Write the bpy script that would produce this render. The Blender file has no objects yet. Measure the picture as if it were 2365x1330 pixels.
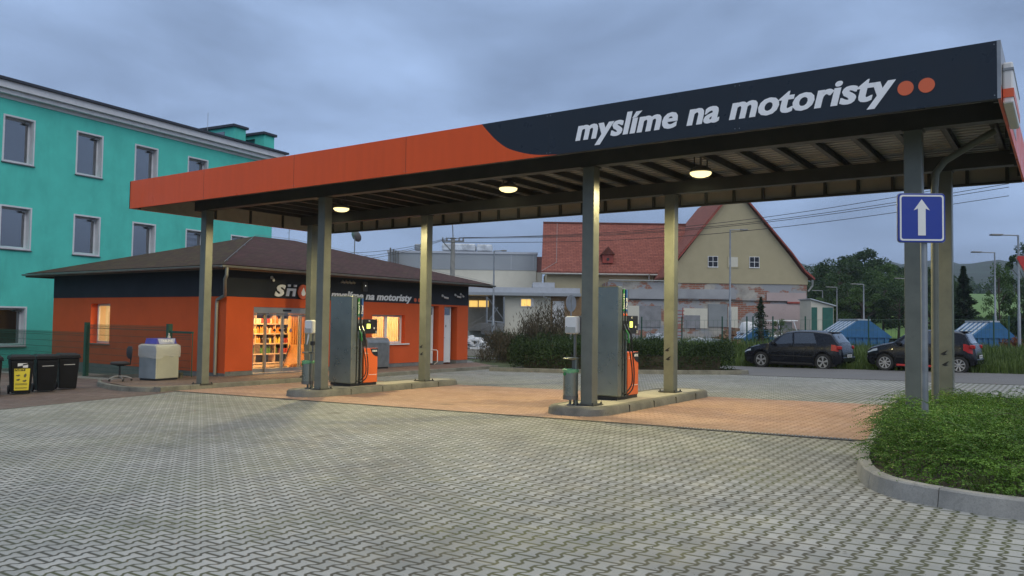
import bpy, bmesh, math, random
import numpy as np
from mathutils import Vector, Matrix
R = math.radians
S = bpy.context.scene
COL = S.collection

# ------------------------------------------------------------------ camera
F_PX, YAW, PITCH, ROLL = 1837.5, 0.6088, 0.0419, 0.0141
CAM = Vector((6.564, -11.802, 1.55))
_f = Vector((-math.sin(YAW) * math.cos(PITCH), math.cos(YAW) * math.cos(PITCH), math.sin(PITCH)))
_r0 = Vector((math.cos(YAW), math.sin(YAW), 0)); _u0 = _r0.cross(_f)
_r = _r0 * math.cos(ROLL) + _u0 * math.sin(ROLL); _u = -_r0 * math.sin(ROLL) + _u0 * math.cos(ROLL)
cd = bpy.data.cameras.new('camera'); cam = bpy.data.objects.new('camera', cd); COL.objects.link(cam)
m = Matrix((_r, _u, -_f)).transposed().to_4x4(); m.translation = CAM; cam.matrix_world = m
cd.sensor_width = 36; cd.lens = F_PX / 2365 * 36; cd.clip_start = .05; cd.clip_end = 6000
S.camera = cam

# ------------------------------------------------------------------ sky, sun, exposure
SUN_EL, SUN_AZ = R(42), R(122)
w = bpy.data.worlds.new('World'); S.world = w; w.use_nodes = True
nt = w.node_tree; nt.nodes.clear()
def WN(t, **k):
    n = nt.nodes.new(t)
    for a, b in k.items(): setattr(n, a, b)
    return n
wo = WN('ShaderNodeOutputWorld'); bg = WN('ShaderNodeBackground'); bg.inputs[1].default_value = 0.1
sky = WN('ShaderNodeTexSky', sky_type='NISHITA', sun_disc=False, sun_elevation=SUN_EL, sun_rotation=SUN_AZ)
sky.air_density = 1.0; sky.dust_density = 2.0
tc = WN('ShaderNodeTexCoord'); mp = WN('ShaderNodeMapping'); mp.inputs['Scale'].default_value = (1, 1, 2.9); mp.inputs['Rotation'].default_value = (0, 0, R(25))
n1 = WN('ShaderNodeTexNoise'); n1.inputs['Scale'].default_value = 2.1; n1.inputs['Detail'].default_value = 8; n1.inputs['Roughness'].default_value = .52; n1.inputs['Distortion'].default_value = .35
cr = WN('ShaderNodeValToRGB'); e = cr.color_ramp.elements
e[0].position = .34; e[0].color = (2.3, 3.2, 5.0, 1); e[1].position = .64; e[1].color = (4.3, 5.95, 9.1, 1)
sx = WN('ShaderNodeSeparateXYZ'); gr = WN('ShaderNodeMapRange'); gr.inputs[1].default_value = -.02; gr.inputs[2].default_value = .16; gr.inputs[3].default_value = .62; gr.inputs[4].default_value = 1.0
ml = WN('ShaderNodeMix', data_type='RGBA', blend_type='MULTIPLY'); ml.inputs[0].default_value = 1
mx = WN('ShaderNodeMix', data_type='RGBA'); mx.inputs[0].default_value = .94
L = nt.links.new
L(tc.outputs['Generated'], mp.inputs[0]); L(mp.outputs[0], n1.inputs[0]); L(n1.outputs[0], cr.inputs[0])
L(tc.outputs['Generated'], sx.inputs[0]); L(sx.outputs[2], gr.inputs[0])
L(cr.outputs[0], ml.inputs[6]); L(gr.outputs[0], ml.inputs[7])
# brighter, whiter cloud towards the zenith, as under any overcast sky
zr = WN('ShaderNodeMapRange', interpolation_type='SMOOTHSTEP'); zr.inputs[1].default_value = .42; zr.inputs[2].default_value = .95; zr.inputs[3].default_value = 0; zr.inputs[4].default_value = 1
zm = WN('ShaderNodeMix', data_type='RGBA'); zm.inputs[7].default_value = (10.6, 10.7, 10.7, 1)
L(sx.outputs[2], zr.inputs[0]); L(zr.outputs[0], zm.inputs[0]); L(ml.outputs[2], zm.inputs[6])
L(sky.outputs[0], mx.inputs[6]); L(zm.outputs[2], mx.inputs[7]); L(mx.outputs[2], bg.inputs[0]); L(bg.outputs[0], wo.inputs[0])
sl = bpy.data.lights.new('sun', 'SUN'); sl.energy = 1.0; sl.angle = R(70); sl.color = (1, .94, .84)
so = bpy.data.objects.new('sun', sl); COL.objects.link(so); so.location = (0, -20, 30)
sd = Vector((math.sin(SUN_AZ) * math.cos(SUN_EL), math.cos(SUN_AZ) * math.cos(SUN_EL), math.sin(SUN_EL)))
so.rotation_euler = sd.to_track_quat('Z', 'Y').to_euler()
S.view_settings.view_transform = 'Standard'; S.view_settings.look = 'None'; S.view_settings.exposure = 0; S.view_settings.gamma = 1
S.cycles.max_bounces = 8; S.cycles.transparent_max_bounces = 24; S.cycles.caustics_reflective = False; S.cycles.caustics_refractive = False
S.cycles.sample_clamp_indirect = 4; S.cycles.use_denoising = True

# ------------------------------------------------------------------ helpers
GX = .02
def G(x, y=0): return GX * max(-30.0, min(20.0, x))
def site(px, py, d):
    """world point d metres ahead of the camera, in the direction measured on the photograph"""
    v = _f + _r * ((px - 1182.5) / F_PX) - _u * ((py - 665) / F_PX)
    return CAM + v * d
def ground_site(px, d, z=None):
    p = site(px, 745, d); return Vector((p.x, p.y, G(p.x) if z is None else z))

def tag(o, label=None, cat=None, group=None, kind=None):
    if label: o['label'] = label
    if cat: o['category'] = cat
    if group: o['group'] = group
    if kind: o['kind'] = kind
    return o
def thing(name, label, cat, loc=(0, 0, 0), rz=0, group=None):
    o = bpy.data.objects.new(name, None); COL.objects.link(o); o.empty_display_size = .2
    o.location = loc; o.rotation_euler = (0, 0, rz)
    return tag(o, label, cat, group)
def clone(o, parent=None):
    c = o.copy(); COL.objects.link(c)
    if parent is not None: c.parent = parent
    for ch in list(o.children): clone(ch, c)
    return c

class MB:
    def __init__(s): s.v = []; s.f = []
    def add(s, vs, fs, M=None):
        b = len(s.v)
        for p in vs:
            p = Vector(p)
            s.v.append(tuple(M @ p) if M is not None else tuple(p))
        s.f += [tuple(i + b for i in f) for f in fs]
        return s
    def box(s, c, sz, rz=0, M=None, taper=None):
        x, y, z = sz[0] / 2, sz[1] / 2, sz[2] / 2; t = taper or 1
        vs = [(-x, -y, -z), (x, -y, -z), (x, y, -z), (-x, y, -z), (-x * t, -y * t, z), (x * t, -y * t, z), (x * t, y * t, z), (-x * t, y * t, z)]
        T = Matrix.Translation(c) @ Matrix.Rotation(rz, 4, 'Z')
        if M is not None: T = M @ T
        return s.add(vs, [(0, 3, 2, 1), (4, 5, 6, 7), (0, 1, 5, 4), (1, 2, 6, 5), (2, 3, 7, 6), (3, 0, 4, 7)], T)
    def bx(s, x0, x1, y0, y1, z0, z1): return s.box(((x0 + x1) / 2, (y0 + y1) / 2, (z0 + z1) / 2), (abs(x1 - x0), abs(y1 - y0), abs(z1 - z0)))
    def tube(s, pts, r, n=8, cap=True):
        pts = [Vector(p) for p in pts]; b = len(s.v); k = len(pts)
        rs = r if isinstance(r, (list, tuple)) else [r] * k
        prev = None
        for i, p in enumerate(pts):
            d = (pts[min(i + 1, k - 1)] - pts[max(i - 1, 0)]).normalized()
            a = prev if prev is not None else (Vector((0, 0, 1)) if abs(d.z) < .9 else Vector((1, 0, 0)))
            a = (a - d * a.dot(d)).normalized(); prev = a; c = d.cross(a)
            for j in range(n):
                t = 2 * math.pi * j / n
                s.v.append(tuple(p + (a * math.cos(t) + c * math.sin(t)) * rs[i]))
        for i in range(k - 1):
            for j in range(n):
                q = (j + 1) % n
                s.f.append((b + i * n + j, b + i * n + q, b + (i + 1) * n + q, b + (i + 1) * n + j))
        if cap:
            s.f.append(tuple(b + j for j in reversed(range(n)))); s.f.append(tuple(b + (k - 1) * n + j for j in range(n)))
        return s
    def lathe(s, prof, c=(0, 0, 0), n=16, M=None):
        vs = []; fs = []
        for (r, z) in prof:
            for j in range(n):
                t = 2 * math.pi * j / n; vs.append((c[0] + r * math.cos(t), c[1] + r * math.sin(t), c[2] + z))
        for i in range(len(prof) - 1):
            for j in range(n):
                q = (j + 1) % n; fs.append((i * n + j, i * n + q, (i + 1) * n + q, (i + 1) * n + j))
        fs.append(tuple(reversed(range(n)))); fs.append(tuple((len(prof) - 1) * n + j for j in range(n)))
        return s.add(vs, fs, M)
    def prism(s, poly, o, u, v, w, th):
        """polygon (a,b) in the plane o + a*u + b*v, extruded th along w"""
        o, u, v, w = Vector(o), Vector(u), Vector(v), Vector(w); n = len(poly)
        vs = [o + u * a + v * b for a, b in poly] + [o + u * a + v * b + w * th for a, b in poly]
        fs = [tuple(range(n)), tuple(reversed(range(n, 2 * n)))] + [(i, n + i, n + (i + 1) % n, (i + 1) % n) for i in range(n)]
        return s.add(vs, fs)
    def build(s, name, mat, parent=None, smooth=False, bevel=0, link=True):
        me = bpy.data.meshes.new(name); me.from_pydata(s.v, [], s.f); me.validate()
        bm = bmesh.new(); bm.from_mesh(me); bmesh.ops.recalc_face_normals(bm, faces=bm.faces[:]); bm.to_mesh(me); bm.free()
        o = bpy.data.objects.new(name, me); COL.objects.link(o)
        if mat: me.materials.append(mat)
        if parent is not None: o.parent = parent
        if smooth:
            for p in me.polygons: p.use_smooth = True
            me.set_sharp_from_angle(angle=R(40)) if hasattr(me, 'set_sharp_from_angle') else None
        if bevel:
            md = o.modifiers.new('bevel', 'BEVEL'); md.width = bevel; md.segments = 2; md.limit_method = 'ANGLE'; md.angle_limit = R(40)
        return o

def np_mesh(name, verts, faces_n, mat, parent=None, k=4):
    """verts (N*k,3) consecutive k-gons"""
    me = bpy.data.meshes.new(name); nv = len(verts); nf = nv // k
    me.vertices.add(nv); me.vertices.foreach_set('co', np.ascontiguousarray(verts, dtype=np.float32).ravel())
    me.loops.add(nv); me.loops.foreach_set('vertex_index', np.arange(nv, dtype=np.int32))
    me.polygons.add(nf); me.polygons.foreach_set('loop_start', np.arange(0, nv, k, dtype=np.int32))
    me.polygons.foreach_set('loop_total', np.full(nf, k, dtype=np.int32)); me.update(calc_edges=True)
    me.materials.append(mat)
    o = bpy.data.objects.new(name, me); COL.objects.link(o)
    if parent is not None: o.parent = parent
    return o

def text_mesh(name, txt, mat, o, u, v, width, height=None, bold=.02, shear=.2, th=.006, parent=None, heavy=0):
    if heavy:
        n_ = Vector(u).cross(Vector(v)).normalized(); base = None
        for k, dx in enumerate((-heavy, 0, heavy)):
            q = text_mesh_(name, txt, mat, Vector(o) + Vector(u) * dx, u, v, width, height, bold, shear, th + .0007 * k)
            if base is None: base = q
            else:
                bm = bmesh.new(); bm.from_mesh(base.data); bm.from_mesh(q.data); bm.to_mesh(base.data); bm.free(); bpy.data.objects.remove(q)
        bm = bmesh.new(); bm.from_mesh(base.data); uu = Vector(u).normalized(); iv = []; seen = set()
        for v0 in bm.verts:
            if v0.index in seen: continue
            st = [v0]; seen.add(v0.index); a0 = a1 = v0.co.dot(uu)
            while st:
                q = st.pop(); a0 = min(a0, q.co.dot(uu)); a1 = max(a1, q.co.dot(uu))
                for e_ in q.link_edges:
                    o_ = e_.other_vert(q)
                    if o_.index not in seen: seen.add(o_.index); st.append(o_)
            iv.append((a0, a1))
        bm.free(); iv.sort(); words = [list(iv[0])]
        for a0, a1 in iv[1:]:
            if a0 - words[-1][1] > .028: words.append([a0, a1])
            else: words[-1][1] = max(words[-1][1], a1)
        for a0, a1 in words:            # one object per word
            bm = bmesh.new(); bm.from_mesh(base.data); bmesh.ops.delete(bm, geom=[q for q in bm.verts if not a0 - .001 <= q.co.dot(uu) <= a1 + .001], context='VERTS')
            me = bpy.data.meshes.new(name); bm.to_mesh(me); bm.free(); me.materials.append(mat); ob = bpy.data.objects.new(name, me); COL.objects.link(ob)
            if parent is not None: ob.parent = parent
        bpy.data.objects.remove(base)
        return None
    return text_mesh_(name, txt, mat, o, u, v, width, height, bold, shear, th, parent)
def text_mesh_(name, txt, mat, o, u, v, width, height=None, bold=.02, shear=.2, th=.006, parent=None, anchor='base'):
    """txt laid in the plane o + a*u + b*v; width and x-height in metres"""
    c = bpy.data.curves.new(name, 'FONT'); c.body = txt; c.size = 1; c.space_character = 1.03 if len(txt) > 12 else 1; c.offset = bold; c.resolution_u = 3
    t = bpy.data.objects.new('tmp_text', c); COL.objects.link(t)
    dg = bpy.context.evaluated_depsgraph_get(); me = bpy.data.meshes.new_from_object(t.evaluated_get(dg))
    bpy.data.objects.remove(t); bpy.data.curves.remove(c)
    bm = bmesh.new(); bm.from_mesh(me); bpy.data.meshes.remove(me)
    for q in bm.verts: q.co.x += shear * q.co.y
    x0 = min(q.co.x for q in bm.verts); x1 = max(q.co.x for q in bm.verts)
    sxx = width / (x1 - x0)
    if height:
        zs = height / .56
    else: zs = sxx
    o, u, v = Vector(o), Vector(u), Vector(v); nrm = u.cross(v).normalized()
    r = bmesh.ops.extrude_face_region(bm, geom=bm.faces[:])
    top = set(g for g in r['geom'] if isinstance(g, bmesh.types.BMVert))
    for q in bm.verts:
        a = (q.co.x - x0) * sxx; b = q.co.y * zs
        q.co = o + u * a + v * b + nrm * (th if q in top else 0)
    bmesh.ops.recalc_face_normals(bm, faces=bm.faces[:])
    me = bpy.data.meshes.new(name)
    for f in bm.faces: f.smooth = False
    bm.to_mesh(me); bm.free(); me.materials.append(mat)
    ob = bpy.data.objects.new(name, me); COL.objects.link(ob)
    if parent is not None: ob.parent = parent
    return ob

# ------------------------------------------------------------------ materials
class NB:
    def __init__(s, name):
        s.m = bpy.data.materials.new(name); s.m.use_nodes = True; s.t = s.m.node_tree; s.p = s.t.nodes['Principled BSDF']; s.out = s.t.nodes['Material Output']
        s.c = None
    def n(s, t, **k):
        n = s.t.nodes.new(t)
        for a, b in k.items(): setattr(n, a, b)
        return n
    def put(s, sock, val):
        if isinstance(val, bpy.types.NodeSocket): s.t.links.new(val, sock)
        else: sock.default_value = val
    def math(s, op, a, b=0.0, c=None):
        n = s.n('ShaderNodeMath', operation=op); s.put(n.inputs[0], a); s.put(n.inputs[1], b)
        if c is not None: s.put(n.inputs[2], c)
        return n.outputs[0]
    def coord(s, kind='Object', scale=None):
        if s.c is None: s.c = s.n('ShaderNodeTexCoord')
        o = s.c.outputs[kind]
        if scale:
            mp = s.n('ShaderNodeMapping'); mp.inputs['Scale'].default_value = scale; s.t.links.new(o, mp.inputs[0]); o = mp.outputs[0]
        return o
    def noise(s, scale, detail=4, rough=.55, vec=None, out=0, dist=0):
        n = s.n('ShaderNodeTexNoise'); n.inputs['Scale'].default_value = scale; n.inputs['Detail'].default_value = detail; n.inputs['Roughness'].default_value = rough; n.inputs['Distortion'].default_value = dist
        s.t.links.new(vec if vec is not None else s.coord(), n.inputs[0]); return n.outputs[out]
    def ramp(s, fac, a, b, ca, cb):
        r = s.n('ShaderNodeValToRGB'); e = r.color_ramp.elements; e[0].position = a; e[1].position = b
        e[0].color = (*ca, 1) if len(ca) == 3 else ca; e[1].color = (*cb, 1) if len(cb) == 3 else cb
        s.t.links.new(fac, r.inputs[0]); return r.outputs[0]
    def step(s, fac, a, b, lo=0.0, hi=1.0):
        n = s.n('ShaderNodeMapRange'); s.put(n.inputs[0], fac); n.inputs[1].default_value = a; n.inputs[2].default_value = b; n.inputs[3].default_value = lo; n.inputs[4].default_value = hi
        return n.outputs[0]
    def mix(s, fac, a, b, mode='MIX'):
        n = s.n('ShaderNodeMix', data_type='RGBA', blend_type=mode); s.put(n.inputs[0], fac)
        for i, x in ((6, a), (7, b)):
            s.put(n.inputs[i], (*x, 1) if isinstance(x, tuple) and len(x) == 3 else x)
        return n.outputs[2]
    def bump(s, h, strength=.3, dist=.01):
        b = s.n('ShaderNodeBump'); b.inputs['Strength'].default_value = strength; b.inputs['Distance'].default_value = dist
        s.t.links.new(h, b.inputs['Height']); s.t.links.new(b.outputs[0], s.p.inputs['Normal'])
    def fin(s, col=None, rough=None, metal=None, spec=None):
        if col is not None: s.put(s.p.inputs['Base Color'], (*col, 1) if isinstance(col, tuple) and len(col) == 3 else col)
        if rough is not None: s.put(s.p.inputs['Roughness'], rough)
        if metal is not None: s.put(s.p.inputs['Metallic'], metal)
        if spec is not None: s.put(s.p.inputs['Specular IOR Level'], spec)
        return s.m
MATS = {}
def plain(name, col, rough=.6, metal=0, var=.18, scale=3, bump=0, bscale=40, spec=.5, dirt=0):
    if name in MATS: return MATS[name]
    b = NB(name); lo = tuple(c * (1 - var) for c in col); hi = tuple(min(1, c * (1 + var)) for c in col)
    c = b.ramp(b.noise(scale, 5), .3, .7, lo, hi)
    if dirt:
        d = b.step(b.noise(scale * 2.7, 7, .65), .5, .72, 0, dirt); c = b.mix(d, c, tuple(x * .35 + .01 for x in col))
    rr = b.step(b.noise(scale * 4, 3), .3, .7, rough * .85, min(1, rough * 1.15))
    if bump: b.bump(b.noise(bscale, 4), bump, .01)
    MATS[name] = b.fin(c, rr, metal, spec); return MATS[name]
def sheetmetal(name, col, rough, spec):
    b = NB(name); st = b.noise(1.0, 5, .6, vec=b.coord(scale=(9, 9, .5))); c = b.ramp(st, .3, .72, col, tuple(k * .91 for k in col))
    c = b.mix(b.step(b.noise(.7, 4), .45, .7, 0, .2), c, tuple(k * 1.1 for k in col)); b.bump(b.noise(.9, 2), .12, .05)
    return b.fin(c, b.step(b.noise(2.5, 4), .3, .7, rough * .75, rough * 1.35), spec=spec)
def emis(name, col, st):
    b = NB(name); b.fin(col, .5); b.p.inputs['Emission Color'].default_value = (*col, 1); b.p.inputs['Emission Strength'].default_value = st; return b.m
def glass(name, tint=(.9, .95, .95), refl=.12, opac=0.0, dark=(.02, .025, .03)):
    b = NB(name); t = b.t
    tr = b.n('ShaderNodeBsdfTransparent'); tr.inputs[0].default_value = (*tint, 1)
    gl = b.n('ShaderNodeBsdfGlossy'); gl.inputs['Roughness'].default_value = .02; gl.inputs[0].default_value = (1, 1, 1, 1)
    fr = b.n('ShaderNodeFresnel'); ge = b.n('ShaderNodeNewGeometry'); b.put(fr.inputs[0], b.step(ge.outputs['Backfacing'], 0, 1, 1.5, .6667))
    ad = b.math('ADD', fr.outputs[0], refl)
    m1 = b.n('ShaderNodeMixShader'); t.links.new(ad, m1.inputs[0])
    src = tr.outputs[0]
    if opac:
        df = b.n('ShaderNodeBsdfDiffuse'); df.inputs[0].default_value = (*dark, 1); m0 = b.n('ShaderNodeMixShader'); m0.inputs[0].default_value = opac
        t.links.new(tr.outputs[0], m0.inputs[1]); t.links.new(df.outputs[0], m0.inputs[2]); src = m0.outputs[0]
    t.links.new(src, m1.inputs[1]); t.links.new(gl.outputs[0], m1.inputs[2]); t.links.new(m1.outputs[0], b.out.inputs[0]); return b.m

def paver(name, lo, hi, joint, moss, W=.127, H=.17, A=.125, jw=.006, stain=(.5, .5, .48)):
    b = NB(name); m = b.math
    sp = b.n('ShaderNodeSeparateXYZ'); b.t.links.new(b.coord(), sp.inputs[0]); x, y = sp.outputs[0], sp.outputs[1]
    wob = b.noise(.8, 2)
    u = m('ADD', m('DIVIDE', x, W), m('MULTIPLY', wob, .08)); v = m('DIVIDE', y, H)
    t = m('MINIMUM', m('MAXIMUM', m('MULTIPLY', m('COSINE', m('MULTIPLY', v, 2 * math.pi)), 1.9), -1), 1)
    j = m('ROUND', u); odd = m('FLOORED_MODULO', j, 2); sg = m('SUBTRACT', m('MULTIPLY', m('GREATER_THAN', odd, .5), 2), 1)
    du = m('SUBTRACT', u, m('ADD', j, m('MULTIPLY', m('MULTIPLY', sg, t), A)))
    d1 = m('MULTIPLY', m('ABSOLUTE', du), W)
    col = m('SUBTRACT', j, m('LESS_THAN', du, 0)); co = m('GREATER_THAN', m('FLOORED_MODULO', col, 2), .5)
    ww = m('ADD', v, m('MULTIPLY', co, .5)); fr = m('SUBTRACT', ww, m('ROUND', ww)); d2 = m('MULTIPLY', m('ABSOLUTE', fr), H)
    # the zigzag sides keep a wider gap than the straight ones
    d = m('MINIMUM', m('MULTIPLY', d1, .55), m('MULTIPLY', d2, .62))
    cx = b.n('ShaderNodeCombineXYZ'); b.t.links.new(col, cx.inputs[0]); b.t.links.new(m('FLOOR', ww), cx.inputs[1])
    wn = b.n('ShaderNodeTexWhiteNoise', noise_dimensions='2D'); b.t.links.new(cx.outputs[0], wn.inputs[0])
    c = b.ramp(wn.outputs[0], 0, 1, lo, hi)
    fine = b.noise(60, 5, .7); c = b.mix(b.step(fine, .35, .7, .0, .30), c, tuple(k * .72 for k in lo))
    speck = b.noise(38, 2, .5, dist=.4); c = b.mix(b.step(speck, .69, .74, 0, .75), c, (.03, .03, .028))
    big = b.noise(.35, 6, .6); c = b.mix(b.step(big, .35, .66, 0, .62), c, b.mix(1.0, c, (*[k * 1.0 for k in stain],), 'MULTIPLY'))
    big2 = b.noise(1.3, 5, .6, dist=.6); c = b.mix(b.step(big2, .5, .72, 0, .5), c, b.mix(1.0, c, (.62, .62, .6), 'MULTIPLY'))
    trk = b.noise(1.0, 4, .6, vec=b.coord(scale=(.16, 1.1, 1)), dist=.3); c = b.mix(b.step(trk, .5, .68, 0, .38), c, b.mix(1.0, c, (.6, .6, .6), 'MULTIPLY'))
    vo = b.n('ShaderNodeTexVoronoi'); vo.inputs['Scale'].default_value = .55; b.t.links.new(b.coord(), vo.inputs[0]); sp_ = b.math('ADD', vo.outputs[0], b.math('MULTIPLY', b.noise(9, 3), .12))
    c = b.mix(b.step(sp_, .09, .17, .6, 0), c, (.07, .065, .055))
    jc = b.mix(b.step(b.noise(.9, 4), .42, .62), joint, moss)
    jm = b.step(d, jw * .45, jw * 1.05, 1, 0)
    c = b.mix(jm, c, jc)
    h = m('ADD', b.step(d, jw * .4, jw * 2.2, 0, 1), m('MULTIPLY', fine, .25)); h = m('ADD', h, m('MULTIPLY', wn.outputs[0], .25))
    b.bump(h, .55, .006)
    return b.fin(c, b.step(b.noise(3, 4), .3, .7, .62, .9), spec=.35)

M_pave = paver('grey interlocking pavers', (.315, .33, .325), (.425, .437, .432), (.06, .06, .05), (.075, .085, .04), jw=.0098)
M_red = paver('red interlocking pavers', (.40, .26, .21), (.49, .33, .27), (.22, .125, .09), (.24, .16, .10), jw=.0065, stain=(.72, .72, .68))
M_dark = paver('worn brown pavers', (.15, .11, .10), (.2, .15, .135), (.07, .055, .05), (.07, .07, .05), jw=.004)
M_walk = paver('brown walkway pavers', (.22, .155, .125), (.29, .205, .165), (.1, .08, .06), (.1, .1, .06), jw=.004)
def asphalt():
    b = NB('asphalt'); c = b.ramp(b.noise(90, 6, .75), .3, .72, (.07, .072, .075), (.17, .17, .175))
    c = b.mix(b.step(b.noise(.5, 5), .4, .7, 0, .4), c, (.16, .16, .155)); b.bump(b.noise(120, 3), .4, .004); return b.fin(c, .85)
M_road = asphalt()
def concrete(name, lo, hi, sc=2.5):
    b = NB(name); c = b.ramp(b.noise(sc, 7, .65), .3, .7, lo, hi); c = b.mix(b.step(b.noise(70, 3, .7), .45, .75, 0, .35), c, tuple(k * .55 for k in lo))
    c = b.mix(b.step(b.noise(5, 6, .7), .58, .72, 0, .6), c, tuple(k * .5 for k in lo)); b.bump(b.noise(45, 5, .7), .35, .006); return b.fin(c, .85)
M_kerb = concrete('kerb stone', (.2, .2, .19), (.36, .355, .33))
M_kerbdark = concrete('dirty kerb stone', (.1, .1, .085), (.24, .235, .2))
M_island = concrete('island slab', (.30, .29, .25), (.42, .40, .35))
M_oldwall = concrete('mossy concrete wall', (.07, .062, .045), (.16, .14, .105))
M_plinth = concrete('grey plinth', (.14, .15, .155), (.23, .235, .24))
def stucco(name, col, var=.1, dirt=.25):
    b = NB(name); c = b.ramp(b.noise(1.2, 6, .6), .3, .7, tuple(k * (1 - var) for k in col), tuple(min(1, k * (1 + var)) for k in col))
    c = b.mix(b.step(b.noise(.9, 7, .7, vec=b.coord(scale=(1, 1, .25))), .52, .75, 0, dirt), c, tuple(k * .6 for k in col)); b.bump(b.noise(110, 3, .7), .35, .006); return b.fin(c, .85, spec=.3)
M_orange = stucco('orange render', (.60, .10, .028), .07, .12)
M_navy = stucco('navy render', (.028, .032, .042), .15, .1)
M_teal = stucco('turquoise render', (.10, .60, .50), .08, .42)
M_mustard = stucco('mustard render', (.42, .37, .24), .05, .12)
M_cream = stucco('cream cladding', (.62, .60, .51), .05, .1)
M_fasO = sheetmetal('orange sheet metal', (.74, .098, .018), .34, .25)
M_fasN = sheetmetal('navy sheet metal', (.017, .024, .034), .34, .3)
M_colm = plain('grey green steel paint', (.15, .16, .135), .33, var=.15, scale=2.5, dirt=.25)
M_steel = plain('dark canopy steel', (.05, .05, .043), .5, var=.2, scale=2, dirt=.3)
M_back = plain('beige back of sheet metal', (.36, .325, .27), .6, var=.1, scale=1.2, dirt=.3)
M_white = plain('white plastic', (.72, .73, .74), .4, var=.04, dirt=.05)
M_trim = plain('white render trim', (.66, .67, .70), .6, var=.06, dirt=.12)
M_letter = plain('off white lettering film', (.86, .87, .90), .5, var=.02)
M_dot = plain('orange film', (.68, .13, .045), .4, var=.03)
M_inox = plain('brushed stainless steel', (.27, .295, .26), .3, .8, var=.2, scale=1.1)
M_inoxd = plain('dull stainless steel', (.2, .2, .19), .42, .8, var=.15)
M_galv = plain('galvanised steel', (.26, .28, .30), .45, .5, var=.15, scale=6)
M_zinc = plain('zinc gutter', (.30, .31, .30), .45, .5, var=.15)
M_black = plain('black plastic', (.014, .014, .016), .42, var=.2)
M_rubber = plain('black rubber', (.02, .02, .02), .6, var=.2)
M_binp = plain('black bin plastic', (.009, .0095, .011), .5, var=.25, spec=.22)
M_panelO = plain('orange dispenser panel', (.78, .15, .03), .35, var=.03)
M_alu = plain('grey aluminium', (.36, .35, .34), .4, .5, var=.08)
M_green = plain('dark green fence paint', (.02, .075, .05), .5, var=.2)
M_wood = plain('brown stained wood', (.10, .045, .022), .6, var=.25)
def shingles(name, lo, hi, moss, ms=.6, sc=1.0):
    b = NB(name); br = b.n('ShaderNodeTexBrick'); br.inputs['Scale'].default_value = 1; br.inputs['Brick Width'].default_value = .33 * sc; br.inputs['Row Height'].default_value = .14 * sc
    br.inputs['Mortar Size'].default_value = .012 * sc; br.inputs['Color1'].default_value = (*lo, 1); br.inputs['Color2'].default_value = (*hi, 1); br.inputs['Mortar'].default_value = (*[k * .4 for k in lo], 1)
    b.t.links.new(b.coord('UV'), br.inputs[0]); c = br.outputs[0]
    c = b.mix(b.step(b.noise(2.2, 7, .7), .45, .7, 0, .5), c, tuple(k * .55 for k in lo)); c = b.mix(b.step(b.noise(3.2, 8, .75), .47 - .05 * (ms > .85), .66 - .06 * (ms > .85), 0, ms), c, moss)
    b.bump(b.math('ADD', br.outputs[1], b.noise(60, 3)), .5, .01); return b.fin(c, .9, spec=.3)
M_shing = shingles('brown felt shingles', (.055, .024, .024), (.085, .036, .036), (.07, .075, .025), .35)
M_shingm = shingles('mossy brown felt shingles', (.05, .028, .022), (.07, .038, .028), (.085, .085, .02), .6)
M_tile = shingles('red clay tiles', (.24, .08, .062), (.32, .115, .088), (.3, .09, .06), .3, 1.6)
M_winglass = glass('window glass', (.92, .94, .94), .02)
M_darkglass = glass('dark window glass', (.35, .4, .45), .22, .65, (.02, .022, .03))
M_carglass = glass('car glass', (.35, .4, .4), .10, .35, (.01, .012, .014))
def leafmat(name, lo, hi, rough=.55, trans=.25, clump=0):
    b = NB(name); g = b.n('ShaderNodeNewGeometry')
    rf_ = g.outputs['Random Per Island']
    if clump: rf_ = b.math('ADD', b.math('MULTIPLY', rf_, .35), b.math('MULTIPLY', b.step(b.noise(clump, 3), .3, .7), .65))
    c = b.ramp(rf_, 0, 1, lo, hi); c = b.mix(b.step(b.noise(1.1, 3), .35, .65, 0, .55), c, tuple(k * .55 for k in lo))
    b.fin(c, rough, spec=.3)
    try: b.p.inputs['Transmission Weight'].default_value = 0
    except Exception: pass
    tl = b.n('ShaderNodeBsdfTranslucent'); b.put(tl.inputs[0], c); ms = b.n('ShaderNodeMixShader'); ms.inputs[0].default_value = trans
    b.t.links.new(b.p.outputs[0], ms.inputs[1]); b.t.links.new(tl.outputs[0], ms.inputs[2]); b.t.links.new(ms.outputs[0], b.out.inputs[0]); return b.m
M_leafN = leafmat('glossy shrub leaves', (.035, .10, .014), (.24, .42, .065), .5, .18, 5)
M_leafH = leafmat('dark hedge leaves', (.014, .034, .01), (.045, .085, .022))
M_leafT = leafmat('tree leaves', (.022, .055, .016), (.065, .125, .035))
M_leafL = leafmat('light tree leaves', (.05, .11, .025), (.11, .19, .05))
M_leafC = leafmat('conifer needles', (.015, .04, .018), (.04, .075, .03))
M_dry = leafmat('dry weed stems', (.07, .06, .035), (.17, .14, .09))
M_grassb = leafmat('grass blades', (.055, .10, .018), (.15, .21, .055))
M_bark = plain('bark', (.07, .055, .04), .9, var=.3, scale=5, bump=.5)
M_soil = plain('dark soil', (.04, .035, .025), .95, var=.4, scale=3)
M_turf = plain('rough turf', (.055, .075, .025), .95, var=.4, scale=1.5, bump=.5, bscale=12)
M_fieldg = plain('green field', (.10, .19, .035), .95, var=.12, scale=.03)
M_forest = plain('far forest', (.022, .042, .03), .95, var=.55, scale=.06, bump=1, bscale=.12)
M_rust = plain('rust red steel', (.30, .05, .035), .6, var=.2)
M_yellowp = plain('yellow film', (.72, .60, .05), .5, var=.04)
M_bluep = plain('blue film', (.05, .25, .6), .5, var=.04)
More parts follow.
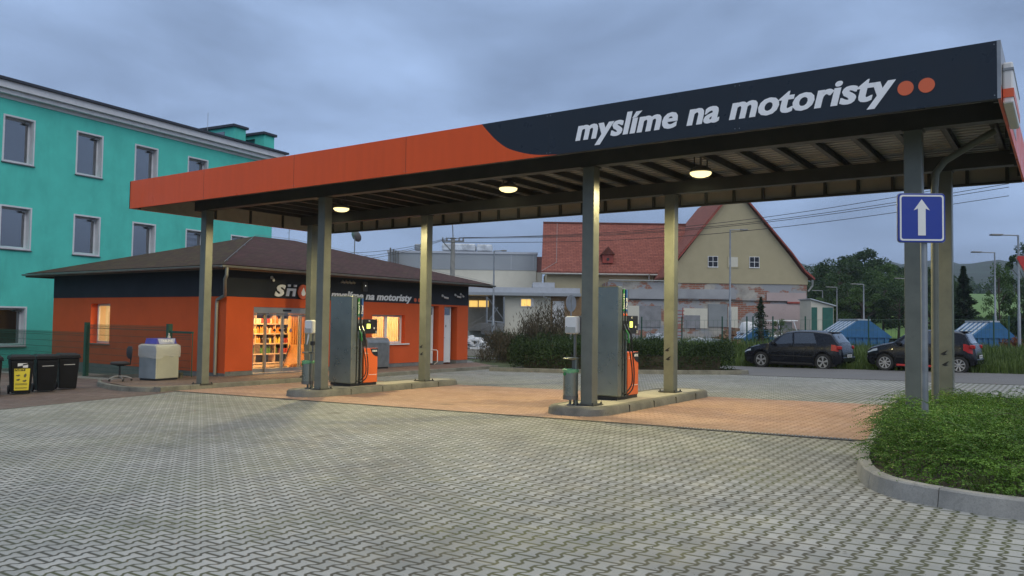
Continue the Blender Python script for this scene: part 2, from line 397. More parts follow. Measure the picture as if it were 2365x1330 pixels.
M_signblue = plain('blue retroreflective film', (.006, .035, .30), .5, var=.03)
M_signred = plain('red retroreflective film', (.5, .03, .03), .45, var=.03)
M_lamp = emis('lamp lens glow', (1, .84, .40), 1.75)
M_screen = emis('yellow display glow', (.85, 1, .18), 1.3)
M_litwin = emis('lit window glow', (1, .62, .16), .95)
def worldly(root):
    for ch in root.children: ch.matrix_parent_inverse = root.matrix_basis.inverted()
    return root
def uv_faces(o):
    me = o.data; uv = me.uv_layers.new(name='UVMap')
    for p in me.polygons:
        n = p.normal; u = Vector((0, 0, 1)).cross(n)
        u = u.normalized() if u.length > 1e-3 else Vector((1, 0, 0)); v = n.cross(u)
        for li in p.loop_indices:
            c = me.vertices[me.loops[li].vertex_index].co; uv.data[li].uv = (c.dot(u), c.dot(v))
def sheet(name, poly, dz, mat, kind='structure', thick=0):
    """polygon on the sloping ground, split where the slope changes"""
    bm = bmesh.new(); f = bm.faces.new([bm.verts.new((x, y, 0)) for x, y in poly])
    for xs in (-30, 20):
        bmesh.ops.bisect_plane(bm, geom=bm.verts[:] + bm.edges[:] + bm.faces[:], plane_co=(xs, 0, 0), plane_no=(1, 0, 0))
    if thick: bmesh.ops.extrude_face_region(bm, geom=bm.faces[:])
    if thick:
        for i, v in enumerate(bm.verts): v.co.z = 0
        bm.free(); bm = bmesh.new(); n = len(poly)
        a = [bm.verts.new((x, y, G(x) + dz)) for x, y in poly]; b = [bm.verts.new((x, y, G(x) + dz - thick)) for x, y in poly]
        bm.faces.new(a)
        for i in range(n): bm.faces.new((a[i], b[i], b[(i + 1) % n], a[(i + 1) % n]))
    else:
        for v in bm.verts: v.co.z = G(v.co.x) + dz
    bmesh.ops.recalc_face_normals(bm, faces=bm.faces[:])
    if not thick:
        for f in bm.faces:
            if f.normal.z < 0: f.normal_flip()
    me = bpy.data.meshes.new(name); bm.to_mesh(me); bm.free(); me.materials.append(mat)
    o = bpy.data.objects.new(name, me); COL.objects.link(o)
    if kind: o['kind'] = kind
    return o

# ================================================================== THE SETTING
sheet('ground', [(-900, -60), (900, -60), (900, 1500), (-900, 1500)], -.03, M_turf)
sheet('forecourt_paving', [(-29, -18), (16, -18), (16, 11.3), (5.66, 12.22), (-2.0, 12.9), (-3.2, 13.6), (-7, 10.9), (-10, 10.8), (-16.5, 18), (-26, 20)], 0, M_pave)
sheet('brown_paving', [(-29, -8), (-9.1, -6.0), (-9.4, -5.1), (-9.57, -4.42), (-10.0, -2.8), (-10.2, -1.84), (-10.63, -.95), (-10.9, 0.5), (-29, .9)], .004, M_dark)
sheet('red_paving', [(-10.85, -.78), (4.45, -.78), (4.45, 4.55), (-10.85, 4.55)], .005, M_red)
sheet('shop_walkway', [(-10.98, -1.15), (-10.98, 12.3), (-13.62, 14.6), (-13.62, 2.54), (-15.2, 2.0), (-15.2, .1), (-13.7, -.8), (-12.1, -1.25), (-11.4, -1.3)], .10, M_walk, thick=.25)
sheet('road', [(-80, 26.0), (-16.5, 20.2), (-8, 16.2), (-2.1, 12.95), (5.66, 12.26), (40, 9.2), (40, 15), (5.44, 18.06), (-3.54, 18.81), (-30, 24), (-80, 34)], .006, M_road)
sheet('far_yard', [(-50, 24), (30, 24), (60, 100), (-90, 100)], -.015, plain('trodden yard soil', (.12, .11, .085), .95, var=.3, scale=.6))

def kerb_ring(name, path, w, h, mat, label, closed=False, seg=1.0, lean=.03, cat='kerb'):
    """kerb stones along a path: each stone a prism, one joint gap between stones"""
    pts = [Vector((x, y, 0)) for x, y in path]
    if closed: pts.append(pts[0])
    # resample
    L_ = [0]
    for a, b in zip(pts, pts[1:]): L_.append(L_[-1] + (b - a).length)
    def at(s):
        for i in range(len(pts) - 1):
            if s <= L_[i + 1] + 1e-6:
                t = (s - L_[i]) / max(1e-6, L_[i + 1] - L_[i]); return pts[i].lerp(pts[i + 1], t)
        return pts[-1]
    mb = MB(); s = 0; tot = L_[-1]
    def nrm(s):
        d = (at(min(tot, s + .05)) - at(max(0, s - .05))).normalized(); return Vector((d.y, -d.x, 0))
    while s < tot - .02:
        e_ = min(tot, s + seg); k = max(2, int((e_ - s) / .12) + 1)
        ss = [s + .004 + (e_ - s - .008) * i / k for i in range(k + 1)]
        vs = []; fs = []
        for i, q in enumerate(ss):
            p = at(q); n = nrm(q); g = G(p.x)
            for (o_, z_) in ((0, -.05), (-lean, h - .015), (-lean - .015, h), (-w, h), (-w, -.05)):
                c = p + n * o_; vs.append((c.x, c.y, g + z_))
        for i in range(k):
            for j in range(4): fs.append((i * 5 + j, (i + 1) * 5 + j, (i + 1) * 5 + j + 1, i * 5 + j + 1))
        fs.append((0, 1, 2, 3, 4)); fs.append(tuple(reversed([k * 5 + j for j in range(5)])))
        mb.add(vs, fs); s = e_
    o = mb.build(name, mat); tag(o, label, cat); return o
def smooth_path(ctrl, n=8):
    P = [Vector((a, b, 0)) for a, b in ctrl]; out = []
    for i in range(len(P) - 1):
        p0, p1, p2, p3 = P[max(0, i - 1)], P[i], P[i + 1], P[min(len(P) - 1, i + 2)]
        for k in range(n):
            t = k / n; q = .5 * ((2 * p1) + (-p0 + p2) * t + (2 * p0 - 5 * p1 + 4 * p2 - p3) * t * t + (-p0 + 3 * p1 - 3 * p2 + p3) * t ** 3); out.append((q.x, q.y))
    out.append((P[-1].x, P[-1].y)); return out
# walkway kerb
kerb_ring('walkway_kerb', smooth_path([(-15.3, -.3), (-13.9, -1.02), (-12.1, -1.5), (-11.3, -1.45), (-10.93, -1.05), (-10.88, 0), (-10.85, 12.4)][::1], 5), .12, .115, M_kerbdark, 'long low kerb along the brown walkway in front of the shop', seg=1)
# bed kerbs
bedR = smooth_path([(3.75, 5.2), (4.2, 1.5), (4.5, -.86), (4.67, -2.39), (4.82, -3.26), (5.02, -3.93), (5.31, -4.36), (5.81, -4.62), (6.5, -4.74), (9.5, -4.9)], 6)
kerb_ring('planting_bed_kerb', bedR, .13, .15, M_kerb, 'curved grey kerb stones round the juniper bed in the right foreground', seg=.85)
sheet('bed_soil', [(3.9, 5.0), (4.35, 1.5), (4.65, -.86), (4.8, -2.39), (4.97, -3.26), (5.15, -3.8), (5.4, -4.2), (5.9, -4.48), (6.5, -4.6), (9.5, -4.75), (9.8, 4.9)], .09, M_soil)
bedH = [(-10.1, 10.75), (-7, 10.92), (-3.4, 12.45), (-1.9, 13.15), (-1.75, 13.5), (-2.2, 14.0), (-7.5, 16.6), (-10.5, 18.2)]
kerb_ring('hedge_bed_kerb', bedH, .12, .13, M_kerbdark, 'low dirty kerb round the clipped hedge bed beyond the pumps', seg=1)
sheet('hedge_soil', [(-10, 10.95), (-7, 11.1), (-3.4, 12.65), (-2.1, 13.2), (-2.1, 13.5), (-2.5, 13.8), (-7.5, 16.4), (-10.5, 18)], .08, M_soil)

# drain grate along the near edge of the red paving
t = thing('drain_grate', 'narrow black drain grating let in along the near edge of the red paving', 'drain', (3.1, -.85, G(3.1)))
mb = MB(); mb.bx(1.9, 4.3, -.93, -.78, 0, .006); 
for v in range(len(mb.v)): q = mb.v[v]; mb.v[v] = (q[0], q[1], q[2] + G(q[0]) + .002)
mb.build('channel', M_black, t)
mb = MB(); x = 1.92
while x < 4.28: mb.box((x, -.855, G(x) + .011), (.018, .13, .008), rz=.35); x += .045
mb.build('grid', M_inoxd, t); worldly(t)
tag(MB().add([(-10.8, -.86, G(-10.8) + .009), (4.45, -.86, G(4.45) + .009), (4.45, -.78, G(4.45) + .009), (-10.8, -.78, G(-10.8) + .009)], [(0, 1, 2, 3)]).build('edge_strip', plain('dark rubber joint', (.10, .085, .07), .8)), kind='structure')
# scattered litter specks: tiny stones and leaves
rnd = random.Random(4)
def leaf_specks():
    vs = []
    for i in range(420):
        y = rnd.uniform(-8.5, 3); x = rnd.uniform(-9, 5) if y > -3 else rnd.uniform(-4, 7)
        s = rnd.uniform(.006, .016); a = rnd.uniform(0, 6.3); z = G(x) + .01 + (.003 if y > -1 else 0)
        for k in range(4):
            t_ = a + k * math.pi / 2 + rnd.uniform(-.3, .3); vs.append((x + math.cos(t_) * s, y + math.sin(t_) * s * .7, z + rnd.uniform(0, .004)))
    o = np_mesh('fallen_leaves', np.array(vs), None, plain('dry leaf litter', (.055, .045, .03), .9, var=.5, scale=20)); tag(o, 'tiny dark leaf and grit specks scattered over the paving', 'litter', kind='stuff')
leaf_specks()

# ================================================================== CANOPY
XL, XR, YF, YB, ZT, ZB = -11.98, 5.99, -1.417, 4.81, 4.80, 4.137
HB = 4.22; CX = (-10.959, -6.657, 0.0, 4.9975); CD = 3.392
cn = thing('fuel_canopy', 'long orange and navy petrol station canopy on eight grey steel columns', 'canopy', (-3, 1.7, -.06))
def fas(name, mat, poly, y=YF): return MB().prism(poly, (0, y, 0), (1, 0, 0), (0, 0, 1), (0, 1, 0), .03).build(name, mat, cn)
crv = [(-1.33, ZT), (-1.2, 4.66), (-1.02, 4.49), (-.8, 4.34), (-.5, 4.23), (-.2, 4.165), (.12, ZB)]
def densify(c, n=6): return [tuple(q) for q in smooth_path(c, n)]
cv = densify(crv)
p1 = fas('orange_fascia', M_fasO, [(XL, ZB), (XL, ZT)] + cv)
p2 = fas('navy_fascia', M_fasN, [(XR, ZT), (XR, ZB)] + cv[::-1])
MB().prism([(0, ZB), (YB - YF, ZB), (YB - YF, ZT), (0, ZT)], (XL, YF, 0), (0, 1, 0), (0, 0, 1), (1, 0, 0), .03).build('end_fascia', M_fasO, cn).location.y = .0
o = MB().bx(XL + .03, XR - .03, YB - .03, YB, ZB, ZT).build('rear_fascia', M_back, cn)
o = MB().bx(XR - .03, XR, YF + .031, YB, ZB, ZT).build('end_fascia', M_fasO, cn)
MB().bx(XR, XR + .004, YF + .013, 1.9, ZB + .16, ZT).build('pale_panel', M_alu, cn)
MB().bx(XR - .034, XR + .004, YF - .004, YF + .012, ZB, ZT).build('corner_trim', M_galv, cn)
# fascia lettering
text_mesh('lettering', 'myslíme na motoristy', M_letter, (.47, YF - .002, 4.315), (1, 0, 0), (0, 0, 1), 4.44, .25, bold=.024, shear=.22, heavy=.008, th=.002, parent=p2)
for x in (5.02, 5.245):
    MB().prism([(.088 * math.cos(a * math.pi / 16), .088 * math.sin(a * math.pi / 16)) for a in range(32)], (x, YF - .002, 4.40), (1, 0, 0), (0, 0, 1), (0, -1, 0), .006).build('orange_dot', M_dot, p2)
for k in range(6):
    xj = XL + 2.99 * (k + 1); f_ = p1 if xj < -1.3 else p2
    MB().bx(xj - .0025, xj + .0025, YF - .0015, YF + .001, ZB + .002, ZT - .002).build('panel_joint', plain('sheet joint shadow', (.05, .015, .01), .6) if xj < -1.3 else M_black, f_)
    for zz in (ZB + .04, ZT - .04):
        for dx in (-.03, .03): MB().lathe([(.006, 0), (.006, .003)], n=8, M=Matrix.Translation((xj + dx, YF, zz)) @ Matrix.Rotation(R(90), 4, 'X')).build('rivet', M_galv, f_)
# beams
for y in (0.11, CD + .11): 
    mb = MB(); mb.bx(XL + .5, XR - .06, y - .10, y + .10, HB, HB + .022); mb.bx(XL + .5, XR - .06, y - .10, y + .10, HB + .223, HB + .245); mb.bx(XL + .5, XR - .06, y - .012, y + .012, HB + .022, HB + .223)
    mb.bx(XL + .5, XR - .06, y - .10, y - .085, HB + .022, HB + .223)
    mb.build('beam', M_steel, cn)
k = 0; x = XL + .35
while x < XR - .2:
    mb = MB(); mb.bx(x - .04, x + .04, YF + .06, YB - .06, HB + .246, HB + .255); mb.bx(x - .006, x + .006, YF + .06, YB - .06, HB + .255, HB + .36); mb.bx(x - .04, x + .04, YF + .06, YB - .06, HB + .36, HB + .369)
    mb.build('purlin', M_steel, cn); x += .62
# corrugated deck: ribs run along the canopy
prof = []; y = YF + .04; k = 0
zt_ = HB + .37
while y < YB - .05:
    prof += [(y, zt_), (y + .085, zt_), (y + .10, zt_ + .055), (y + .185, zt_ + .055)]; y += .20
vs = []; fs = []
for (yy, zz) in prof: vs += [(XL + .04, yy, zz), (XR - .04, yy, zz)]
for i in range(len(prof) - 1): fs.append((2 * i, 2 * i + 1, 2 * i + 3, 2 * i + 2))
dk = MB().add(vs, fs).build('roof_deck', plain('pale corrugated roof sheet', (.30, .305, .30), .55, .1, var=.12, scale=1, dirt=.3), cn); 
MB().bx(XL + .035, XR - .035, YF + .035, YB - .035, zt_ + .06, zt_ + .075).build('roof_skin', M_galv, cn)
li = MB(); li.bx(XL + .031, XR - .035, YF + .031, YF + .036, ZB + .01, HB + .42).bx(XL + .031, XL + .036, YF + .04, YB - .04, ZB + .01, HB + .42).bx(XR - .036, XR - .031, YF + .04, YB - .04, ZB + .01, HB + .42); li.build('fascia_lining', M_back, cn)
# ribs behind the fascias
rib = None; x = XL + .35
while x < XR - .1:
    for yy in (YB - .085, ):
        MB().bx(x - .028, x + .028, yy, yy + .05, ZB + .01, HB + .40).build('fascia_rib', M_steel, cn)
    x += .62
for yy in (YF + .2, .9, 2.0, 3.1, 4.2):
    for xx in (XL + .035, XR - .085): MB().bx(xx, xx + .05, yy, yy + .05, ZB + .01, HB + .36).build('fascia_rib', M_steel, cn)
MB().bx(XL + .04, XR - .04, YB - .1, YB - .032, ZB - .012, ZB + .03).build('rear_rail', M_steel, cn)
MB().bx(XL + .04, XR - .04, YF + .032, YF + .07, ZB - .004, ZB + .03).build('front_rail', M_steel, cn)
# columns
for i, xc in enumerate(CX):
    for yb in (0, CD):
        g = G(xc) + (.10 if i == 0 else .15 if i in (1, 2) else .02)
        cb = MB(); cb.bx(xc - .22, xc, yb, yb + .21, g, HB)
        c_ = cb.build('column', M_colm, cn, bevel=.012)
        fb = MB(); fb.bx(xc - .30, xc + .07, yb - .07, yb + .28, g, g + .02)
        for dx in (-.27, .04):
            for dy in (-.045, .255): fb.lathe([(.016, 0), (.016, .035)], (xc + dx, yb + dy, g + .02), 6)
        fb.build('base_plate', M_steel, c_)
        MB().bx(xc - .24, xc + .02, yb - .02, yb + .23, HB - .02, HB - .001).build('head_plate', M_steel, c_)
# scratched numbers of peeling film on two rear columns
for i in (1, 2, 3):
    xc = CX[i]; 
    for (dx, z) in ((-.14, .98), (-.12, .80)):
        MB().prism([(0, 0), (.05, .02), (.02, .03), (.06, .09), (-.01, .05), (-.05, .02)], (xc + dx, CD - .003, G(xc) + z), (1, 0, 0), (0, 0, 1), (0, 1, 0), .002).build('peeling_sticker', M_black, cn)
# drain pipes
MB().tube([(5.75, 1.6, HB + .2), (5.6, 1.6, HB + .12), (5.1, 1.58, HB - .18), (4.98, 1.56, HB - .35), (4.96, 1.55, HB - .6), (4.95, 1.55, G(5) + .1)], .052, 12).build('drain_pipe', M_colm, cn, smooth=True)
MB().tube([(XL + .4, .3, HB + .1), (XL + .45, .3, HB - .02), (CX[0] - .40, .2, HB - .32), (CX[0] - .28, .1, HB - .45), (CX[0] - .27, .1, G(CX[0]) + .15)], .045, 10).build('drain_pipe', M_steel, cn, smooth=True)
worldly(cn)

# light box sign on the canopy's right end
t = thing('light_box_sign', 'white and orange light box sign mounted on the right end of the canopy', 'sign', (6.1, -.3, 3.98))
MB().bx(5.995, 6.10, -1.2, .25, 4.12, 4.60).build('case', M_white, t, bevel=.02)
MB().bx(6.0, 6.106, -1.21, .26, 4.19, 4.29).build('orange_band', M_dot, t)
MB().bx(6.0, 6.106, -1.21, .26, 4.50, 4.53).build('rim', M_galv, t)
worldly(t)

# hanging canopy lamps
def make_lamp(loc):
    t = thing('canopy_lamp', 'x', 'lamp', loc, 0, 'round floodlights hanging under the canopy')
    MB().lathe([(.02, .34), (.02, .12), (.10, .10), (.18, .05), (.205, .0), (.19, -.012)], n=24).build('housing', M_inoxd, t, smooth=True)
    MB().lathe([(.19, -.013), (.185, -.04), (.15, -.07), (.09, -.09), (.02, -.095)], n=24).build('lens', M_lamp, t, smooth=True)
    a = bpy.data.lights.new('lamp_light', 'SPOT'); a.spot_size = R(174); a.spot_blend = .35; a.shadow_soft_size = .07; a.energy = 640; a.color = (1, .84, .40)
    lo_ = bpy.data.objects.new('lamp_light', a); COL.objects.link(lo_); lo_.parent = t; lo_.location = (0, 0, -.18)
    for s_ in (-.12, .12): MB().tube([(s_, 0, .07), (s_, 0, .34)], .012, 6).build('hanger', M_steel, t)
    return t
l1 = make_lamp((-8.0, 1.72, 4.27)); l1['label'] = 'glowing round canopy lamp nearest the shop, above the first pump island'
l2 = clone(l1); l2.location = (-2.98, 1.70, 4.34); l2['label'] = 'glowing round canopy lamp in the middle, between the two pump islands'
l3 = clone(l1); l3.location = (1.22, 1.72, 4.27); l3['label'] = 'glowing round canopy lamp just right of the nearer pump island'

# ================================================================== ISLANDS
def island(xr, hw, label):
    """kerbed concrete island, xr = its right side"""
    g = G(xr - .5); xl = xr - 2 * hw; y0, y1 = -.38, 4.80
    xc = (xr + xl) / 2; w_ = hw
    out = []
    def super_(t):
        c, s = math.cos(t), math.sin(t); return (math.copysign(abs(c) ** .78, c), math.copysign(abs(s) ** .78, s))
    N = 12
    ring = []
    for i in range(N + 1): a = math.pi + math.pi * i / N; sx_, sy_ = super_(a); ring.append((xc + w_ * sx_, y0 + .55 + .55 * sy_))
    for i in range(N + 1): a = math.pi * i / N; sx_, sy_ = super_(a); ring.append((xc + w_ * sx_, y1 - .55 + .55 * sy_))
    t = thing('pump_island', label, 'island', (xc, 2.2, g - .02), 0, 'raised islands under the canopy')
    def ringat(inset, z):
        res = []
        for (x, y) in ring:
            vx, vy = x - xc, y - (y0 + y1) / 2; res.append((xc + vx * (w_ - inset) / w_, (y0 + y1) / 2 + vy * (2.59 - inset) / 2.59, G(x) + z))
        return res
    lv = [ringat(0, -.05), ringat(.015, .11), ringat(.05, .148), ringat(.14, .15)]
    vs = sum(lv, []); n = len(ring); fs = []
    for k in range(3):
        for i in range(n): fs.append((k * n + i, k * n + (i + 1) % n, (k + 1) * n + (i + 1) % n, (k + 1) * n + i))
    MB().add(vs, fs).build('kerb_edge', M_kerbdark, t, smooth=True)
    a = ringat(.141, .147); MB().add(a, [tuple(range(n))]).build('slab', M_island, t)
    jm = MB()
    for yy in (.75, 1.75, 2.75, 3.75):
        for xx, s_ in ((xl - .0, -1), (xr, 1)): jm.box((xx - s_ * .012, yy, G(xx) + .06), (.028, .006, .13))
    jm.build('kerb_joint', M_soil, t)
    return worldly(t)
island(.34, .59, 'nearer concrete pump island, carrying the pump right of the middle')
island(-6.5, .56, 'farther concrete pump island, in front of the shop door')

# ================================================================== DISPENSERS
def dispenser(x1, yn, label, dn):
    """x1 right face of the cabinet, yn near end"""
    g = G(x1) + .15; w_ = .72
    t = thing('fuel_dispenser', label, 'fuel pump', (x1 - w_ / 2, yn + .45, g), 0, 'fuel dispensers on the islands')
    def X(a): return a + w_ / 2          # a measured from the right face
    def Y(a): return a - .45
    M = M_inox
    mb = MB(); mb.bx(X(-w_), X(-.0), Y(0), Y(.17), .06, 2.07); mb.bx(X(-w_ + .03), X(-.05), Y(.17), Y(.42), .06, 2.05); body = mb.build('tower_cabinet', M, t, bevel=.02)
    MB().bx(X(-w_ + .03), X(-.03), Y(.03), Y(.86), 0, .06).build('plinth', M_black, t)
    # nozzle side, facing +x
    for s_, xx, colr, nozc in ((0, .2, M_lgreen, M_lgreen), (1, .315, M_lblue, M_black)):
        MB().bx(X(-.05), X(-.018), Y(xx - .048), Y(xx - .012), .08, 1.86).build('hose_channel', M_black, t)
        MB().bx(X(-.05), X(.002), Y(xx - .006), Y(xx + .045), 1.62, 2.02).build('grade_label', colr, t)
        MB().bx(X(-.05), X(-.004), Y(xx - .006), Y(xx + .045), .06, 1.62).build('pillar', M, t)
        text_mesh('lettering', 'Natural 95' if s_ == 0 else 'Diesel', M_letter, (X(.003), Y(xx + .034), 1.66), (0, 0, 1), (0, -1, 0), .28 if s_ == 0 else .2, None, .01, 0, .001, parent=t)
        MB().lathe([(.024, 0), (.024, .004)], n=14, M=Matrix.Translation((X(-.003), Y(xx + .02), 1.555)) @ Matrix.Rotation(R(90), 4, 'Y')).build('grade_badge', M_dot, t)
        MB().bx(X(-.02), X(.0), Y(xx), Y(xx + .04), 1.26, 1.44).build('nozzle_holster', M_black, t)
        n_ = MB(); n_.tube([(X(.01), Y(xx + .02), 1.38), (X(.035), Y(xx + .02), 1.31), (X(.06), Y(xx + .03), 1.24)], [.010, .012, .014], 8)
        nz = n_.build('nozzle', M_inox, t, smooth=True)
        n_ = MB(); n_.tube([(X(.04), Y(xx + .02), 1.28), (X(.085), Y(xx + .03), 1.20), (X(.09), Y(xx + .035), 1.10)], [.014, .021, .013], 10)
        n_.tube([(X(.03), Y(xx + .02), 1.20), (X(.02), Y(xx + .02), 1.13), (X(.06), Y(xx + .025), 1.08)], [.009, .009, .009], 6)
        n_.build('grip_cover', nozc, nz, smooth=True)
        if dn == 2: ctrl = [(.09, .035, 1.10), (.09, .10, .85), (.10, .17, .55), (.09, .18, .28), (.03, .06, .12), (-.01, .0, .12)] if s_ == 0 else [(.09, .04, 1.10), (.10, .08, .8), (.11, .12, .5), (.10, .10, .22), (.04, .0, .09), (-.01, -.03, .1)]
        else: ctrl = [(.09, .035, 1.10), (.08, .02, .85), (.09, .03, .5), (.08, .0, .3), (.04, -.06, .17), (-.01, -.12, .14)] if s_ == 0 else [(.09, .04, 1.10), (.10, .10, .8), (.11, .16, .5), (.10, .13, .25), (.05, .0, .1), (.0, -.05, .08)]
        P = smooth_path([(c[1], c[2]) for c in ctrl], 6); Q = smooth_path([(c[0], c[0]) for c in ctrl], 6)
        MB().tube([(X(q[0]), Y(xx + p[0]), p[1]) for p, q in zip(P, Q)], .0125, 8).build('hose', M_rubber, t, smooth=True)
        MB().tube([(X(.088), Y(xx + .033), 1.12), (X(.092), Y(xx + .04), 1.04)], .02, 8).build('hose_collar', nozc, t, smooth=True)
    # display head
    h = MB().bx(X(-w_ + .1), X(-.1), Y(.46), Y(.54), .9, 1.5).build('display_stem', M_black, t)
    hd = MB().bx(X(-w_ + .05), X(-.02), Y(.42), Y(.85), 1.20, 1.54).build('display_head', M_black, t, bevel=.01)
    MB().bx(X(-.02), X(-.013), Y(.50), Y(.61), 1.32, 1.43).build('screen', M_screen, hd)
    MB().lathe([(.022, 0), (.022, .004)], n=14, M=Matrix.Translation((X(-.018), Y(.74), 1.33)) @ Matrix.Rotation(R(90), 4, 'Y')).build('card_reader', M_white, hd)
    text_mesh('lettering', str(dn), M_letter, (X(-.017), Y(.79), 1.215), (0, 1, 0), (0, 0, 1), .035, None, .03, 0, .001, parent=hd)
    text_mesh('lettering', 'Kč', M_letter, (X(-.017), Y(.56), 1.49), (0, 1, 0), (0, 0, 1), .05, None, .02, 0, .001, parent=hd)
    # low orange cabinet
    lc = MB().bx(X(-w_ + .02), X(-.02), Y(.43), Y(.88), .06, .86).build('lower_cabinet', M_panelO, t, bevel=.008)
    poly = [(.20, .80), (.45, .80), (.45, .60)] + [(.45 - .25 * math.sin(a), .80 - .20 * math.cos(a)) for a in [R(8), R(25), R(45), R(65), R(80)]]
    poly = [(.20, .853), (.447, .853), (.447, .66), (.38, .67), (.31, .70), (.25, .76)]
    MB().prism(poly, (X(-.019), Y(.43), 0), (0, 1, 0), (0, 0, 1), (1, 0, 0), .003).build('corner_panel', M_fasN, lc)
    text_mesh('lettering', 'EUROOIL', M_letter, (X(-.0155), Y(.695), .775), (0, 1, 0), (0, 0, 1), .16, .034, .04, .25, .001, parent=lc)
    MB().bx(X(-.019), X(-.0165), Y(.60), Y(.85), .235, .245).build('film_line', M_letter, lc)
    MB().bx(X(-.019), X(-.0165), Y(.46), Y(.54), .765, .772).bx(X(-.019), X(-.0165), Y(.46), Y(.56), .735, .742).build('film_line', M_letter, lc)
    return t
M_lgreen = plain('green film', (.03, .20, .05), .45, var=.03); M_lblue = plain('dark blue film', (.03, .10, .33), .45, var=.03)
dispenser(-.11, 1.16, 'nearer steel fuel pump with two black hoses hanging over its orange cabinet', 2)
dispenser(-6.85, 1.05, 'farther steel fuel pump marked 2, standing in front of the shop wall', 2)

# litter bins, towel boxes and their posts, one set at the near end of each island
def bin_set(x, y, first, where, wb):
    g = G(x) + .15
    t = thing('litter_bin', 'litter bin with green liner ' + where, 'bin', (x, y, g), 0, 'stainless litter bins by the pumps')
    MB().lathe([(.125, .13), (.125, .60), (.118, .60), (.118, .15)], n=24).build('drum', M_inox, t, smooth=True)
    MB().lathe([(.132, .10), (.132, .17)], n=24).build('base_ring', M_inoxd, t, smooth=True)
    r_ = random.Random(3); lv = []; n = 28
    for (rr, zz) in ((.128, .555), (.139, .58), (.142, .607), (.115, .618), (.105, .56)):
        lv.append([( (rr + r_.uniform(-.006, .008)) * math.cos(2 * math.pi * i / n), (rr + r_.uniform(-.006, .008)) * math.sin(2 * math.pi * i / n), zz + r_.uniform(-.012, .008)) for i in range(n)])
    vs = sum(lv, []); fs = [(k * n + i, k * n + (i + 1) % n, (k + 1) * n + (i + 1) % n, (k + 1) * n + i) for k in range(4) for i in range(n)]
    MB().add(vs, fs).build('liner', plain('pale green bin bag', (.16, .42, .22), .35, var=.15, scale=20), t, smooth=True)
    MB().tube([(-.02, .02, 0), (-.02, .02, .11)], .022, 8).build('foot', M_inox, t)
    MB().lathe([(.06, .0), (.06, .012)], (-.02, .02, 0), 12).build('foot_plate', M_inoxd, t)
    MB().bx(.10, .128, -.03, .03, 0, .80).build('post', M_inox, t)
    MB().lathe([(.02, .772), (.135, .78), (.14, .795), (.12, .805), (.02, .812)], n=24).build('rain_lid', M_inox, t, smooth=True)
    MB().bx(-.03, .03, .09, .12, .55, .785).build('lid_arm', M_inoxd, t)
    MB().lathe([(.028, 0), (.028, .003)], n=14, M=Matrix.Translation((-.05, -.121, .53)) @ Matrix.Rotation(R(90), 4, 'X')).build('badge', M_lgreen, t)
    d = thing('towel_dispenser', 'white towel box on a post ' + where, 'dispenser', (x, y + .06, g), 0, 'white towel boxes by the pumps')
    bb = MB(); bb.box((0, -.02, 1.36), (.24, .15, .30)); cs = bb.build('towel_box', M_white, d, bevel=.035)
    MB().box((-.0, -.098, 1.275), (.20, .006, .10)).build('window', plain('smoked grey plastic', (.38, .39, .38), .3), cs)
    MB().lathe([(.008, 0), (.008, .004)], n=10, M=Matrix.Translation((-.07, -.097, 1.33)) @ Matrix.Rotation(R(90), 4, 'X')).build('lock', M_black, cs)
    MB().box((.11, .06, 1.36), (.06, .05, .32)).build('bracket', M_inoxd, d)
    MB().bx(-.018, .018, .055, .09, .0, 1.50).build('post', M_inoxd, d)
    if first:
        MB().prism([(0, 0), (.05, 0), (.035, -.08), (.01, -.17), (-.025, -.26), (-.045, -.25), (-.02, -.12)], (-.06, -.03, 1.22), (1, 0, 0), (0, 0, 1), (0, 1, 0), .004).build('paper_towel', M_white, d)
        MB().box((.06, .03, 1.0), (.1, .1, .08)).box((.09, -.03, .98), (.05, .05, .06)).build('squeegee_holder', M_black, d)
bin_set(-.37, -.07, False, 'at the near end of the nearer island', 1)
bin_set(-7.22, .12, True, 'at the near end of the farther island', 0)
